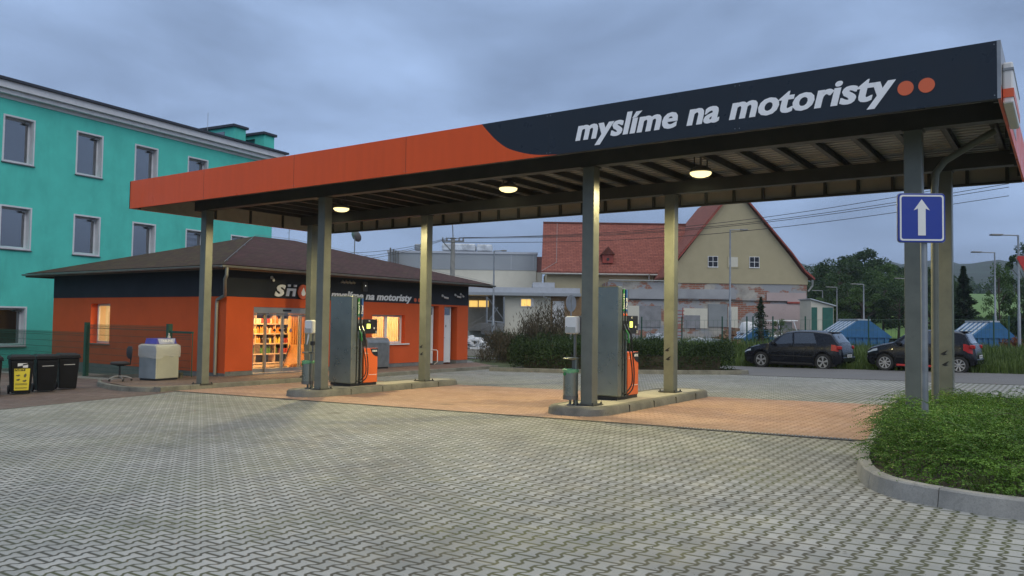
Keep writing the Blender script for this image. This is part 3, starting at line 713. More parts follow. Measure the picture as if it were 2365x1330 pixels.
# ================================================================== walls with openings
def wall(name, mat, o, u, length, z0, z1, holes, th, inward, parent):
    """wall slab in the plane o+a*u, from z0 to z1; holes = (a0,a1,z0,z1); inward = unit vector to its back"""
    o, u, inward = Vector(o), Vector(u), Vector(inward)
    As = sorted(set([0, length] + [h[0] for h in holes] + [h[1] for h in holes])); Zs = sorted(set([z0, z1] + [h[2] for h in holes] + [h[3] for h in holes]))
    bm = bmesh.new(); V = {}
    def v(a, z, k):
        key = (round(a, 4), round(z, 4), k)
        if key not in V: V[key] = bm.verts.new(o + u * a + Vector((0, 0, z - o.z)) + inward * (th * k))
        return V[key]
    def solid(a, z): return z0 < z < z1 and 0 < a < length and not any(h[0] < a < h[1] and h[2] < z < h[3] for h in holes)
    na, nz = len(As) - 1, len(Zs) - 1
    sol = [[solid((As[i] + As[i + 1]) / 2, (Zs[j] + Zs[j + 1]) / 2) for j in range(nz)] for i in range(na)]
    g = lambda i, j: 0 <= i < na and 0 <= j < nz and sol[i][j]
    for i in range(na):
        for j in range(nz):
            if not sol[i][j]: continue
            a0, a1, b0, b1 = As[i], As[i + 1], Zs[j], Zs[j + 1]
            for k in (0, 1): bm.faces.new((v(a0, b0, k), v(a1, b0, k), v(a1, b1, k), v(a0, b1, k)))
            if not g(i - 1, j): bm.faces.new((v(a0, b0, 0), v(a0, b1, 0), v(a0, b1, 1), v(a0, b0, 1)))
            if not g(i + 1, j): bm.faces.new((v(a1, b0, 0), v(a1, b1, 0), v(a1, b1, 1), v(a1, b0, 1)))
            if not g(i, j - 1): bm.faces.new((v(a0, b0, 0), v(a1, b0, 0), v(a1, b0, 1), v(a0, b0, 1)))
            if not g(i, j + 1): bm.faces.new((v(a0, b1, 0), v(a1, b1, 0), v(a1, b1, 1), v(a0, b1, 1)))
    bmesh.ops.recalc_face_normals(bm, faces=bm.faces[:])
    me = bpy.data.meshes.new(name); bm.to_mesh(me); bm.free(); me.materials.append(mat)
    ob = bpy.data.objects.new(name, me); COL.objects.link(ob)
    if parent is not None: ob.parent = parent
    return ob

# ================================================================== SHOP
SX, SY, SX2, SY2 = -13.62, 2.54, -23.94, 14.02
F0 = -.16; ZN = 2.165; ZW = 3.0; TH = .34
sh = thing('shop_building', 'low orange and navy petrol station shop with hipped brown shingle roof', 'shop', (-18.8, 8.3, -.4))
eY = (0, 1, 0); eX = (1, 0, 0)
# right (door) face at x = SX, a measured from SY along +y
dA = (3.50 - SY, 6.12 - SY, F0 + .02, 1.88); dW = (8.52 - SY, 10.22 - SY, .68, 1.72)
d1 = (11.50 - SY, 12.02 - SY, F0 + .03, 2.10); d2 = (12.50 - SY, 13.10 - SY, F0 + .03, 2.10)
wall('wall', M_orange, (SX, SY, 0), eY, SY2 - SY, F0 + .12, ZN, [(dA[0], dA[1], F0 + .12, dA[3]), dW, (d1[0], d1[1] + .14, F0 + .12, 2.10), (d2[0], d2[1] + .22, F0 + .12, 2.10)], TH, (-1, 0, 0), sh)
wall('upper_band', M_navy, (SX + .004, SY - .004, 0), eY, SY2 - SY + .008, ZN, ZW, [], TH, (-1, 0, 0), sh)
wall('plinth', M_plinth, (SX - .012, SY + .012, 0), eY, SY2 - SY, F0 - .3, F0 + .12, [(dA[0] - .012, dA[1] - .012, F0 - .1, F0 + .12), (d1[0], d1[1] + .12, F0 - .1, F0 + .12), (d2[0], d2[1] + .2, F0 - .1, F0 + .12)], TH - .03, (-1, 0, 0), sh)
# left face at y = SY (a from SX2)
lw = (-21.27 - SX2, -20.02 - SX2, .60, 1.96)
wall('wall', M_orange, (SX2, SY + .001, 0), eX, SX - SX2 - TH - .001, -.09, ZN, [lw], TH, (0, 1, 0), sh)
wall('upper_band', M_navy, (SX2 - .004, SY - .003, 0), eX, SX - SX2 - TH, ZN, ZW, [], TH, (0, 1, 0), sh)
wall('plinth', M_plinth, (SX2 + .012, SY + .013, 0), eX, SX - SX2 - TH - .02, -1.3, -.09, [], TH, (0, 1, 0), sh)
MB().bx(SX - TH - .001, SX - .0, SY + .0005, SY + .012, -.42, -.09).build('plinth', M_plinth, sh)
MB().bx(SX - TH - .001, SX - .0, SY + .0006, SY + .012, -.09, F0 + .12).build('wall', M_orange, sh)
wall('wall', M_orange, (SX2, SY2, 0), eX, SX - SX2 - TH, -.4, ZW, [], TH, (0, -1, 0), sh)
wall('wall', M_orange, (SX2, SY + TH, 0), eY, SY2 - SY - 2 * TH, -1.3, ZW, [], TH, (1, 0, 0), sh)
MB().bx(-21.33, -19.96, SY - .05, SY + .2, .565, .60).build('window_sill', M_galv, sh)
# roof
ex0, ex1, ey0, ey1, ez = -24.72, -12.86, 1.86, 14.72, 3.045
rx, ry0, ry1, rz = -18.79, 7.4, 9.3, 4.66
A, B, C_, D_ = (ex0, ey0, ez), (ex1, ey0, ez), (ex1, ey1, ez), (ex0, ey1, ez); P, Q = (rx, ry0, rz), (rx, ry1, rz)
r1 = MB().add([A, B, P], [(0, 1, 2)]).build('roof', M_shingm, sh); uv_faces(r1)
r2 = MB().add([B, C_, Q, P, D_, A], [(0, 1, 2, 3), (1, 4, 2), (4, 5, 3, 2)]).build('roof', M_shing, sh); uv_faces(r2)
MB().bx(ex0 + .06, ex1 - .06, ey0 + .06, ey1 - .06, ez - .065, ez - .045).build('soffit', M_wood, sh)
mb = MB(); mb.bx(ex0 + .02, ex1 - .02, ey0 + .02, ey0 + .05, ez - .14, ez - .012); mb.bx(ex1 - .05, ex1 - .02, ey0 + .05, ey1 - .02, ez - .14, ez - .012); mb.bx(ex0 + .02, ex0 + .05, ey0 + .05, ey1 - .02, ez - .14, ez - .012)
mb.build('eave_board', M_wood, sh)
def gutter(p0, p1, side, mat):
    p0, p1, side = Vector(p0), Vector(p1), Vector(side); vs = []; n = 8
    for p in (p0, p1):
        for i in range(n + 1): a = math.pi * i / n; vs.append(p + side * (-.062 * math.cos(a)) + Vector((0, 0, -.062 * math.sin(a))))
        for i in range(n + 1): a = math.pi * (n - i) / n; vs.append(p + side * (-.055 * math.cos(a)) + Vector((0, 0, -.055 * math.sin(a))))
    m_ = 2 * (n + 1); fs = [(i, (i + 1) % m_, m_ + (i + 1) % m_, m_ + i) for i in range(m_)] + [tuple(range(n + 1)), tuple(range(m_, m_ + n + 1))]
    return MB().add(vs, fs).build('gutter', mat, sh, smooth=True)
gutter((ex0 - .02, ey0 - .045, ez - .03), (ex1 + .11, ey0 - .045, ez - .03), (0, 1, 0), M_zinc)
gutter((ex1 + .045, ey0 - .1, ez - .031), (ex1 + .045, ey1 + .05, ez - .031), (1, 0, 0), M_zinc)
pp = smooth_path([(0, 0)] * 1 + [(1, 1)], 1)
MB().tube([(ex1 + .03, ey0 + .1, ez - .08), (ex1 + .03, ey0 + .1, ez - .3), (ex1 - .1, ey0 + .14, ez - .42), (SX + .14, SY - .16, ez - .86), (SX - .33, SY - .08, ez - .98), (SX - .36, SY - .075, ez - 1.1), (SX - .36, SY - .075, F0 + .02)], .05, 12).build('down_pipe', M_zinc, sh, smooth=True)
# lightning wire over the hip and along the ridge
def lerp(a, b, t): return tuple(a[i] + (b[i] - a[i]) * t for i in range(3))
MB().tube([(q[0], q[1], q[2] + .05) for q in (lerp(B, P, 0.02), lerp(B, P, .25), lerp(B, P, .5), lerp(B, P, .75), P, Q, lerp(C_, Q, .6), C_)], .007, 5).build('lightning_wire', M_galv, sh)
for t_ in (.1, .35, .6, .85): q = lerp(B, P, t_); MB().box((q[0], q[1], q[2] + .02), (.02, .02, .07)).build('wire_clip', M_galv, sh)
# window on the left face
fr = MB(); a0, a1 = -21.27, -20.02
for (u0, u1, z0, z1) in ((a0, a1, .60, .67), (a0, a1, 1.89, 1.96), (a0, a0 + .07, .67, 1.89), (a1 - .07, a1, .67, 1.89)): fr.bx(u0, u1, SY + .24, SY + .30, z0, z1)
wf = fr.build('window_frame', M_white, sh); MB().bx(a0 + .07, a1 - .07, SY + .265, SY + .275, .67, 1.89).build('pane', M_winglass, wf)
# sliding door
y0, y1 = 3.50, 6.12; dz0, dz1 = F0 + .02, 1.88
dr = MB(); dr.bx(SX - .16, SX - .03, y0, y1, dz1 - .19, dz1 - .001); dr.bx(SX - .16, SX - .04, y0, y0 + .05, dz0, dz1 - .19); dr.bx(SX - .16, SX - .04, y1 - .05, y1, dz0, dz1 - .19); dr.bx(SX - .18, SX + .03, y0, y1, dz0 - .03, dz0)
dro = dr.build('sliding_door', M_alu, sh)
MB().bx(SX - .03, SX - .005, 4.62, 4.93, dz1 - .12, dz1 - .06).build('motion_sensor', M_black, dro)
def leaf(ya, yb, xo):
    l_ = MB(); zt2 = dz1 - .20
    for (u0, u1, z0, z1) in ((ya, yb, dz0 + .01, dz0 + .13), (ya, yb, zt2 - .05, zt2), (ya, ya + .045, dz0 + .13, zt2 - .05), (yb - .045, yb, dz0 + .13, zt2 - .05)): l_.bx(xo - .04, xo, u0, u1, z0, z1)
    lo = l_.build('door_leaf', M_alu, dro); MB().bx(xo - .024, xo - .018, ya + .045, yb - .045, dz0 + .13, zt2 - .05).build('pane', M_winglass, lo); return lo
leaf(3.56, 4.06, -13.77); leaf(4.02, 4.66, -13.71); l3_ = leaf(4.67, 5.42, -13.71); leaf(5.36, 6.06, -13.77)
MB().lathe([(.06, 0), (.06, .003)], n=18, M=Matrix.Translation((-13.722, 5.0, 1.16)) @ Matrix.Rotation(R(90), 4, 'Y')).build('sticker', plain('pink round sticker', (.6, .35, .33), .5), l3_)
MB().add([(-13.722, 5.75, .95), (-13.722, 5.98, .95), (-13.722, 5.98, 1.28), (-13.722, 5.75, 1.28)], [(0, 1, 2, 3)]).build('poster', M_white, dro)
MB().add([(-13.772, 3.68, .45), (-13.772, 3.88, .45), (-13.772, 3.88, .75), (-13.772, 3.68, .75)], [(0, 1, 2, 3)]).build('poster', plain('faded poster print', (.5, .25, .12), .6, var=.5, scale=12), dro)
for yy in (4.36, 4.58, 4.76):
    MB().prism([(0, -.06), (.06, 0), (0, .06), (-.06, 0)], (-13.722, yy, 1.17), (0, 1, 0), (0, 0, 1), (1, 0, 0), .002).build('sticker', M_black, l3_)
# office window with sill
y0, y1, z0, z1 = 8.52, 10.22, .68, 1.72
fr = MB(); xo = SX - .17
for (u0, u1, b0, b1) in ((y0, y1, z0, z0 + .07), (y0, y1, z1 - .07, z1), (y0, y0 + .07, z0 + .07, z1 - .07), (y1 - .07, y1, z0 + .07, z1 - .07), (9.33, 9.45, z0 + .07, z1 - .07)): fr.bx(xo - .07, xo, u0, u1, b0, b1)
wf = fr.build('window_frame', M_white, sh); MB().bx(xo - .04, xo - .03, y0 + .07, y1 - .07, z0 + .07, z1 - .07).build('pane', M_winglass, wf)
MB().bx(SX - .1, SX + .07, 8.40, 10.42, .635, .679).build('window_sill', M_white, sh)
# WC doors
for (ya, yb) in ((11.50, 12.02), (12.50, 13.10)):
    xo = SX - .16; ww_ = yb - ya
    fr = MB(); fr.bx(xo - .06, xo, ya, ya + .05, F0 + .03, 2.10).bx(xo - .06, xo, yb - .05, yb, F0 + .03, 2.10).bx(xo - .06, xo, ya + .05, yb - .05, 2.04, 2.10).bx(xo - .06, xo, ya + .05, yb - .05, 1.70, 1.76)
    f_ = fr.build('door_frame', M_white, sh); MB().bx(xo - .03, xo - .02, ya + .05, yb - .05, 1.76, 2.04).build('transom_pane', M_darkglass, f_)
    dd = MB().bx(xo - .05, xo - .008, ya + .055, yb - .055, F0 + .04, 1.70).build('door', M_white, sh)
    pn = MB()
    for (b0, b1) in ((.05, .72), (.80, 1.58)):
        pn.bx(xo - .008, xo - .004, ya + .12, yb - .12, b0, b1)
    pn.build('door_panel', M_white, dd)
    MB().tube([(xo, ya + .09, .86), (xo + .05, ya + .09, .86), (xo + .05, ya + .2, .86)], .01, 6).build('handle', M_alu, dd)
    for zz in (.15, 1.45): MB().lathe([(.012, 0), (.012, .1)], (xo + .006, yb - .045, zz), 8).build('hinge', M_white, dd)
    MB().bx(xo - .004, xo - .002, (ya + yb) / 2 - .02, (ya + yb) / 2 + .02, 1.28, 1.37).build('door_sign', M_black, dd)
# door jambs depth filler (dark side walls come from the wall thickness)
# lettering on the navy band
def shoptext(txt, y, z, width, hh, mat, **k): return text_mesh('lettering', txt, mat, (SX + .006, y, z), (0, 1, 0), (0, 0, 1), width, hh, parent=sh, **k)
text_mesh('lettering', 'myslíme na motoristy', M_letter, (SX + .006, 6.56, 2.245), (0, 1, 0), (0, 0, 1), 4.0, .20, bold=.026, shear=.22, heavy=.006, th=.012, parent=sh)
for yy in (10.76, 10.98): MB().prism([(.075 * math.cos(a * math.pi / 12), .075 * math.sin(a * math.pi / 12)) for a in range(24)], (SX + .006, yy, 2.30), (0, 1, 0), (0, 0, 1), (1, 0, 0), .012).build('orange_dot', M_dot, sh)
text_mesh('lettering', 'S', M_letter, (SX + .03, 4.22, 2.245), (0, 1, 0), (0, 0, 1), .42, .27, bold=.045, shear=.25, th=.03, parent=sh)
hm = MB()  # H whose uprights are cut into dashes at the top
for y_ in (4.66, 4.90):
    hm.prism([(0, 0), (.11, 0), (.155, .25), (.045, .25)], (SX + .03, y_, 2.245), (0, 1, 0), (0, 0, 1), (1, 0, 0), .03)
    hm.prism([(.055, .30), (.165, .30), (.178, .37), (.068, .37)], (SX + .03, y_, 2.245), (0, 1, 0), (0, 0, 1), (1, 0, 0), .03)
hm.prism([(.13, .17), (.30, .17), (.314, .25), (.144, .25)], (SX + .03, 4.655, 2.245), (0, 1, 0), (0, 0, 1), (1, 0, 0), .027)
hm.build('lettering', M_letter, sh)
od = MB().prism([(.205 * math.cos(a * math.pi / 18), .235 * math.sin(a * math.pi / 18)) for a in range(36)], (SX + .03, 5.33, 2.40), (0, 1, 0), (0, 0, 1), (1, 0, 0), .04).build('logo_disc', M_dot, sh)
drop = [(0, .14)] + [(.085 * math.cos(a), -.045 + .085 * math.sin(a)) for a in [R(k) for k in range(20, -220, -15)]]
MB().prism(drop, (SX + .071, 5.33, 2.40), (0, 1, 0), (0, 0, 1), (1, 0, 0), .008).build('drop_emblem', M_letter, od)
text_mesh('lettering', 'P', M_letter, (SX + .03, 5.60, 2.245), (0, 1, 0), (0, 0, 1), .36, .27, bold=.045, shear=.25, th=.03, parent=sh)
worldly(sh)
# things on the band
t = thing('cat_light_sign', 'small pale bent tube ornament high on the navy band, left of the black box', 'ornament', (SX, 7.3, 2.78))
mb = MB(); P_ = [(SX + .05, 6.95 + .08 * k, 2.80 + (.03 if k % 2 else -.02)) for k in range(9)]; mb.tube(P_, [.028, .045, .035, .05, .035, .05, .035, .045, .03], 8); mb.build('tube_body', plain('dusty pale plastic', (.42, .38, .3), .6), t, smooth=True); worldly(t)
t = thing('intruder_alarm', 'small grey alarm box with a bright dot under the eave', 'alarm box', (SX, 8.05, 2.6))
MB().bx(SX + .005, SX + .09, 7.96, 8.18, 2.52, 2.86).build('case', plain('dark grey plastic', (.06, .06, .06), .5), t, bevel=.015); MB().box((SX + .093, 8.07, 2.72), (.004, .03, .03)).build('indicator', emis('white indicator', (1, 1, .9), 1.5), t); worldly(t)
def camera_at(y, z, label, flip=1):
    t = thing('security_camera', label, 'camera', (SX, y, z), 0, 'security cameras under the shop eave')
    MB().lathe([(.05, 0), (.05, .02)], n=12, M=Matrix.Translation((.005, 0, 0)) @ Matrix.Rotation(R(90), 4, 'Y')).build('mount', M_white, t)
    MB().tube([(.02, 0, 0), (.08, 0, -.02), (.12, .03 * flip, -.06)], .015, 6).build('arm', M_white, t)
    MB().tube([(.10, .0, -.06), (.24, .10 * flip, -.10)], [.035, .035], 10).build('housing', M_white, t, smooth=True)
camera_at(4.12, 2.80, 'small dark-lensed camera under the eave left of the shop sign', -1)
camera_at(12.35, 2.52, 'white camera on the navy band above the nearer white door')
camera_at(13.15, 2.58, 'white camera on the navy band above the far white door')
camera_at(13.5, 2.62, 'last white camera, next to the far corner of the shop', -1)
# roof aerial
t = thing('roof_aerial', 'thin television aerial with round dish on the far side of the shop roof', 'aerial', (-18.0, 11.8, 4.0))
MB().tube([(0, 0, -.25), (0, 0, 1.35)], .022, 8).build('mast', M_galv, t)
MB().lathe([(.02, -.02), (.15, .0), (.27, .07), (.26, .08), (.14, .015), (.02, 0)], n=18, M=Matrix.Translation((.05, -.02, 1.02)) @ Matrix.Rotation(R(-62), 4, 'X')).build('dish', M_alu, t, smooth=True)
mb = MB(); mb.tube([(-.35, -.2, 1.28), (.35, .2, 1.28)], .01, 5); [mb.tube([(a - .06, a * .57 + .1, 1.28), (a + .06, a * .57 - .1, 1.28)], .006, 4) for a in (-.3, -.2, -.1, 0, .1, .2, .3)]; mb.build('yagi', M_galv, t)
t = thing('roof_aerial', 'thin wire antenna standing on the shop ridge behind the canopy column', 'aerial', (-18.79, 9.0, 4.62))
MB().tube([(0, 0, 0), (0, 0, .5)], .012, 6).build('mast', M_galv, t); MB().tube([(-.5, .3, .36), (.5, -.3, .40)], .006, 4).build('cross_rod', M_galv, t)

# ---- interior
inn = thing('shop_interior', 'warm lit shop room with pale walls behind the sliding glass door', 'room', (-18.5, 7, F0))
M_inw = plain('warm white interior paint', (.62, .55, .42), .8, var=.03); M_inf = plain('beige floor tiles', (.4, .34, .26), .35, var=.1)
MB().bx(SX2 + TH + .01, SX - TH - .02, SY + TH + .01, 11.2, F0 - .02, F0 + .0).build('floor', M_inf, inn)
MB().bx(SX2 + TH + .01, SX - TH - .02, SY + TH + .01, 11.2, 2.55, 2.6).build('ceiling', M_inw, inn)
mb = MB(); mb.bx(SX2 + TH + .01, SX2 + TH + .06, SY + TH + .01, 11.2, F0, 2.55); mb.bx(SX2 + TH + .06, SX - TH - .02, 11.15, 11.2, F0, 2.55); mb.bx(-19.6, SX - TH - .02, 7.9, 7.95, F0, 2.55)
mb.bx(SX2 + TH + .06, -21.4, SY + TH + .01, SY + TH + .03, F0, 2.55); mb.bx(-19.9, SX - TH - .02, SY + TH + .01, SY + TH + .03, F0, 2.55); mb.build('wall_lining', M_inw, inn)
worldly(inn)
def area(loc, sx_, sy_, e, col, rot=(0, 0, 0)):
    a = bpy.data.lights.new('room_light', 'AREA'); a.shape = 'RECTANGLE'; a.size = sx_; a.size_y = sy_; a.energy = e; a.color = col
    o = bpy.data.objects.new('room_light', a); COL.objects.link(o); o.location = loc; o.rotation_euler = rot; return o
WARM = (1, .67, .33)
def ceil_lamp(x, y, lx, ly, e):
    t = thing('ceiling_lamp', 'x', 'lamp', (x, y, 2.52), 0, 'ceiling panels inside the shop')
    MB().box((0, 0, .01), (lx, ly, .03)).build('frame', M_white, t); MB().box((0, 0, -.012), (lx - .04, ly - .04, .008)).build('lens', emis('shop lamp glow', (1, .72, .34), 5), t)
    area((x, y, 2.48), lx, ly, e, WARM); t['label'] = 'glowing warm ceiling panel inside the shop'; return t
ceil_lamp(-14.75, 4.9, .5, 1.6, 230); ceil_lamp(-20.5, 4.6, 1.4, .6, 260); ceil_lamp(-15.0, 9.3, .5, 1.3, 230); ceil_lamp(-17.5, 5.0, .5, 1.4, 60)
# blinds in the office window
t = thing('vertical_blind', 'orange glowing vertical slat blind behind the white office window', 'blind', (SX - TH - .14, 9.37, .5), 0, None)
y = 8.5; k = 0
mbb = MB()
while y < 10.28:
    mbb.box((SX - TH - .12, y, 1.2), (.085, .008, 1.05), rz=R(-35)); y += .088
mbb.build('slats', plain('amber fabric slats', (.75, .36, .08), .8, var=.1), t); MB().bx(SX - TH - .15, SX - TH - .09, 8.45, 10.3, 1.73, 1.78).build('rail', M_white, t); worldly(t)
# shelving
xs = -16.0; ya, yb = 4.55, 7.02
t = thing('shelf_rack', 'wall of five lit shop shelves seen through the sliding door', 'shelf', (xs, 5.8, F0))
M_shelf = plain('pale shelf laminate', (.7, .5, .33), .5, var=.05); M_shback = plain('dark shelf back', (.05, .04, .035), .7)
MB().bx(xs - .42, xs - .38, ya, yb, F0, 1.80).build('back_panel', M_shback, t)
LV = (.02, .33, .68, 1.02, 1.36)
for z in LV: MB().bx(xs - .38, xs, ya, yb, z - .04, z).build('shelf_board', M_shelf, t)
MB().bx(xs - .38, xs, ya, yb, 1.73, 1.77).build('top_board', M_shelf, t)
for yy in (ya - .02, 5.42, 6.24, yb): MB().bx(xs - .39, xs - .02, yy, yy + .02, F0, 1.73).build('upright', M_shelf, t)
MB().bx(xs - .38, xs - .01, ya, yb, F0 + .02, -.05).build('base_panel', M_shelf, t)
worldly(t)
for z, yy in ((1.30, 6.3), (.96, 5.85), (.62, 5.3), (.27, 4.9), (-.06, 4.85)): pass
bcol = [plain('amber bottle', (.75, .30, .06), .25), plain('yellow bottle', (.85, .62, .10), .3), plain('green bottle', (.10, .22, .05), .2), plain('dark bottle', (.05, .03, .03), .2), plain('red package', (.62, .10, .07), .4), plain('cream carton', (.8, .68, .45), .5)]
protos = []
def make_bottle(i):
    mb = MB()
    if i in (4, 5): mb.box((0, 0, .085), (.075, .06, .17)); return mb
    h = (.24, .22, .26, .23)[i]
    return mb.lathe([(.034, 0), (.036, .02), (.036, h * .6), (.014, h * .8), (.014, h)], n=8)
rb = random.Random(11); first = {}
names_ = ['amber', 'yellow', 'green', 'dark', 'red', 'cream']
for li, z in enumerate(LV[1:]):
    pal = [[2, 2, 3, 4, 1, 3], [0, 3, 1, 4, 0, 3], [1, 0, 0, 3, 1, 5], [5, 4, 0, 5, 1, 4]][li]
    lev = ['second lowest', 'middle', 'second highest', 'highest'][li]
    y = ya + .05
    while y < yb - .05:
        run = pal[int((y * 2.3) % 6)] if rb.random() < .8 else rb.choice(pal)
        if run not in first: o = make_bottle(run).build('bottle' if run < 4 else 'carton', bcol[run]); first[run] = o
        else: o = first[run].copy(); COL.objects.link(o)
        o.location = (xs - .09 + rb.uniform(-.02, .02), y, z); o.rotation_euler = (0, 0, rb.uniform(-.2, .2))
        k_ = 'carton' if run >= 4 else 'bottle'
        tag(o, '%s %s on the %s stocked shelf behind the glass door' % (names_[run], k_, lev), k_, 'goods on the %s stocked shelf' % lev)
        y += rb.uniform(.078, .10)
# slatted screen and counter front
t = thing('slatted_screen', 'vertical wooden slat screen behind the right leaf of the sliding door', 'screen', (-15.7, 7.6, F0))
M_slat = plain('honey wood slats', (.62, .30, .085), .5, var=.12)
mb = MB(); y = 6.62
while y < 7.9: mb.bx(-15.72, -15.66, y, y + .05, F0 + .02, 2.3); y += .10
mb.build('slats', M_slat, t); MB().bx(-15.76, -15.73, 6.58, 7.92, F0, 2.3).build('backing', plain('bright amber backing', (.85, .55, .22), .6), t); MB().bx(-15.655, -15.64, 6.6, 7.9, 1.62, 1.66).build('rail', M_shback, t); worldly(t)
t = thing('counter_panel', 'leaning orange tapered board standing before the wooden slats', 'board', (-15.3, 6.9, F0))
MB().prism([(0, 0), (.95, .12), (.88, .72), (.28, .72)], (-15.30, 6.02, F0 + .08), (0, 1, 0), (0, 0, 1), (-1, 0, 0), .03).build('board', plain('amber laminate', (.85, .46, .15), .5), t)
MB().prism([(-.04, -.04), (0, 0), (.28, .72), (.24, .74)], (-15.29, 6.02, F0 + .08), (0, 1, 0), (0, 0, 1), (1, 0, 0), .02).build('edge', M_shback, t)
MB().prism([(.95, .12), (1.0, .12), (.91, .74), (.87, .72)], (-15.29, 6.02, F0 + .08), (0, 1, 0), (0, 0, 1), (1, 0, 0), .02).build('edge', M_shback, t); worldly(t)

# silver cabinet against the shop wall
t = thing('gas_bottle_cabinet', 'ribbed silver roller-front cabinet with rounded top against the shop wall', 'cabinet', (-13.2, 8.2, F0))
pr = [(0, 0), (.62, 0), (.62, .85), (.60, .94), (.53, 1.0), (.44, 1.02), (0, 1.02)]
MB().prism(pr, (-13.6, 7.68, F0 + .06), (1, 0, 0), (0, 0, 1), (0, 1, 0), 1.08).build('case', M_galv, t, bevel=.01)
mb = MB()
for k in range(20): mb.bx(-12.978, -12.966, 7.74, 8.70, F0 + .12 + k * .04, F0 + .145 + k * .04)
mb.build('roller_front', M_galv, t); MB().bx(-13.55, -13.0, 7.72, 8.72, F0, F0 + .06).build('plinth', M_black, t); worldly(t)
# grab rail by the nearer WC door
t = thing('grab_rail', 'thin white bent tube rail beside the nearer white door', 'rail', (-13.2, 11.4, F0))
MB().tube([(-13.60, 11.45, .42), (-13.1, 11.45, .42), (-13.05, 11.45, .38), (-13.05, 11.45, -.02), (-13.2, 11.45, -.12)], .018, 8).build('tube', M_white, t, smooth=True); worldly(t)
# ================================================================== LEFT SIDE: low wall, mesh fence, bins, wrapped cabinet, chair
t = thing('retaining_wall', 'low mossy concrete wall under the green mesh fence by the shop', 'wall', (-18.4, 1.33, -.5))
mb = MB(); mb.add([(-30, 1.25, -1.1), (-13.95, 1.25, -.6), (-13.95, 1.25, -.02), (-18.9, 1.25, -.36), (-18.9, 1.25, -.46), (-30, 1.25, -.56), (-30, 1.43, -1.1), (-13.95, 1.43, -.6), (-13.95, 1.43, -.02), (-18.9, 1.43, -.36), (-18.9, 1.43, -.46), (-30, 1.43, -.56)],
 [(0, 1, 2, 3, 4, 5), (11, 10, 9, 8, 7, 6), (0, 6, 7, 1), (1, 7, 8, 2), (2, 8, 9, 3), (3, 9, 10, 4), (4, 10, 11, 5), (5, 11, 6, 0)]); mb.build('wall_body', M_oldwall, t); worldly(t)
def mesh_panel(xa, xb, y, z0, z1, t, name='mesh_panel', mat=None, r=.0038):
    mb = MB(); x = xa
    def bar(p0, p1, q): 
        p0 = Vector(p0); p1 = Vector(p1); d = (p1 - p0).normalized(); 
        if abs(d.z) > .9: mb.box((p0 + p1) / 2, (2 * q, 2 * q, (p1 - p0).length))
        else: mb.box((p0 + p1) / 2, ((p1 - p0).length, 2 * q, 2 * q))
    while x < xb: bar((x, y, z0), (x, y, z1), r); x += .05
    z = z0 + .02
    while z < z1: bar((xa, y - .006, z), (xb, y - .006, z), r * 1.2); z += .2
    for z in (z0 + .1, z1 - .06, z1 - .12): bar((xa, y - .006, z), (xb, y - .006, z), r * 1.3)
    return mb.build(name, mat or M_green, t)
t = thing('mesh_fence', 'green welded mesh fence with two dark posts before the shop side wall', 'fence', (-18.4, 1.33, -.35))
for xp, zb, zt2 in ((-19.12, -.50, 1.33), (-14.55, -.2, 1.34)): 
    MB().bx(xp - .06, xp + .06, 1.27, 1.40, zb, zt2).build('post', M_green, t)
mesh_panel(-19.05, -14.6, 1.33, -.28, 1.28, t); mesh_panel(-29.5, -19.2, 1.33, -.52, 1.02, t); mesh_panel(-14.5, -13.45, 1.33, -.1, 1.08, t)
MB().bx(-14.5, -13.4, 1.30, 1.36, 1.08, 1.14).build('top_rail', M_green, t); MB().bx(-13.42, -13.4, 1.32, 1.34, -.12, 1.08).build('gate_bar', M_green, t)
worldly(t)
t = thing('glass_bottle', 'small clear bottle hung on the fence beside the wrapped cabinet', 'bottle', (-14.42, 1.25, .82))
MB().lathe([(.03, 0), (.045, .03), (.045, .15), (.02, .2), (.02, .26)], n=12).build('bottle_body', plain('frosted clear plastic', (.45, .45, .42), .2), t, smooth=True); 

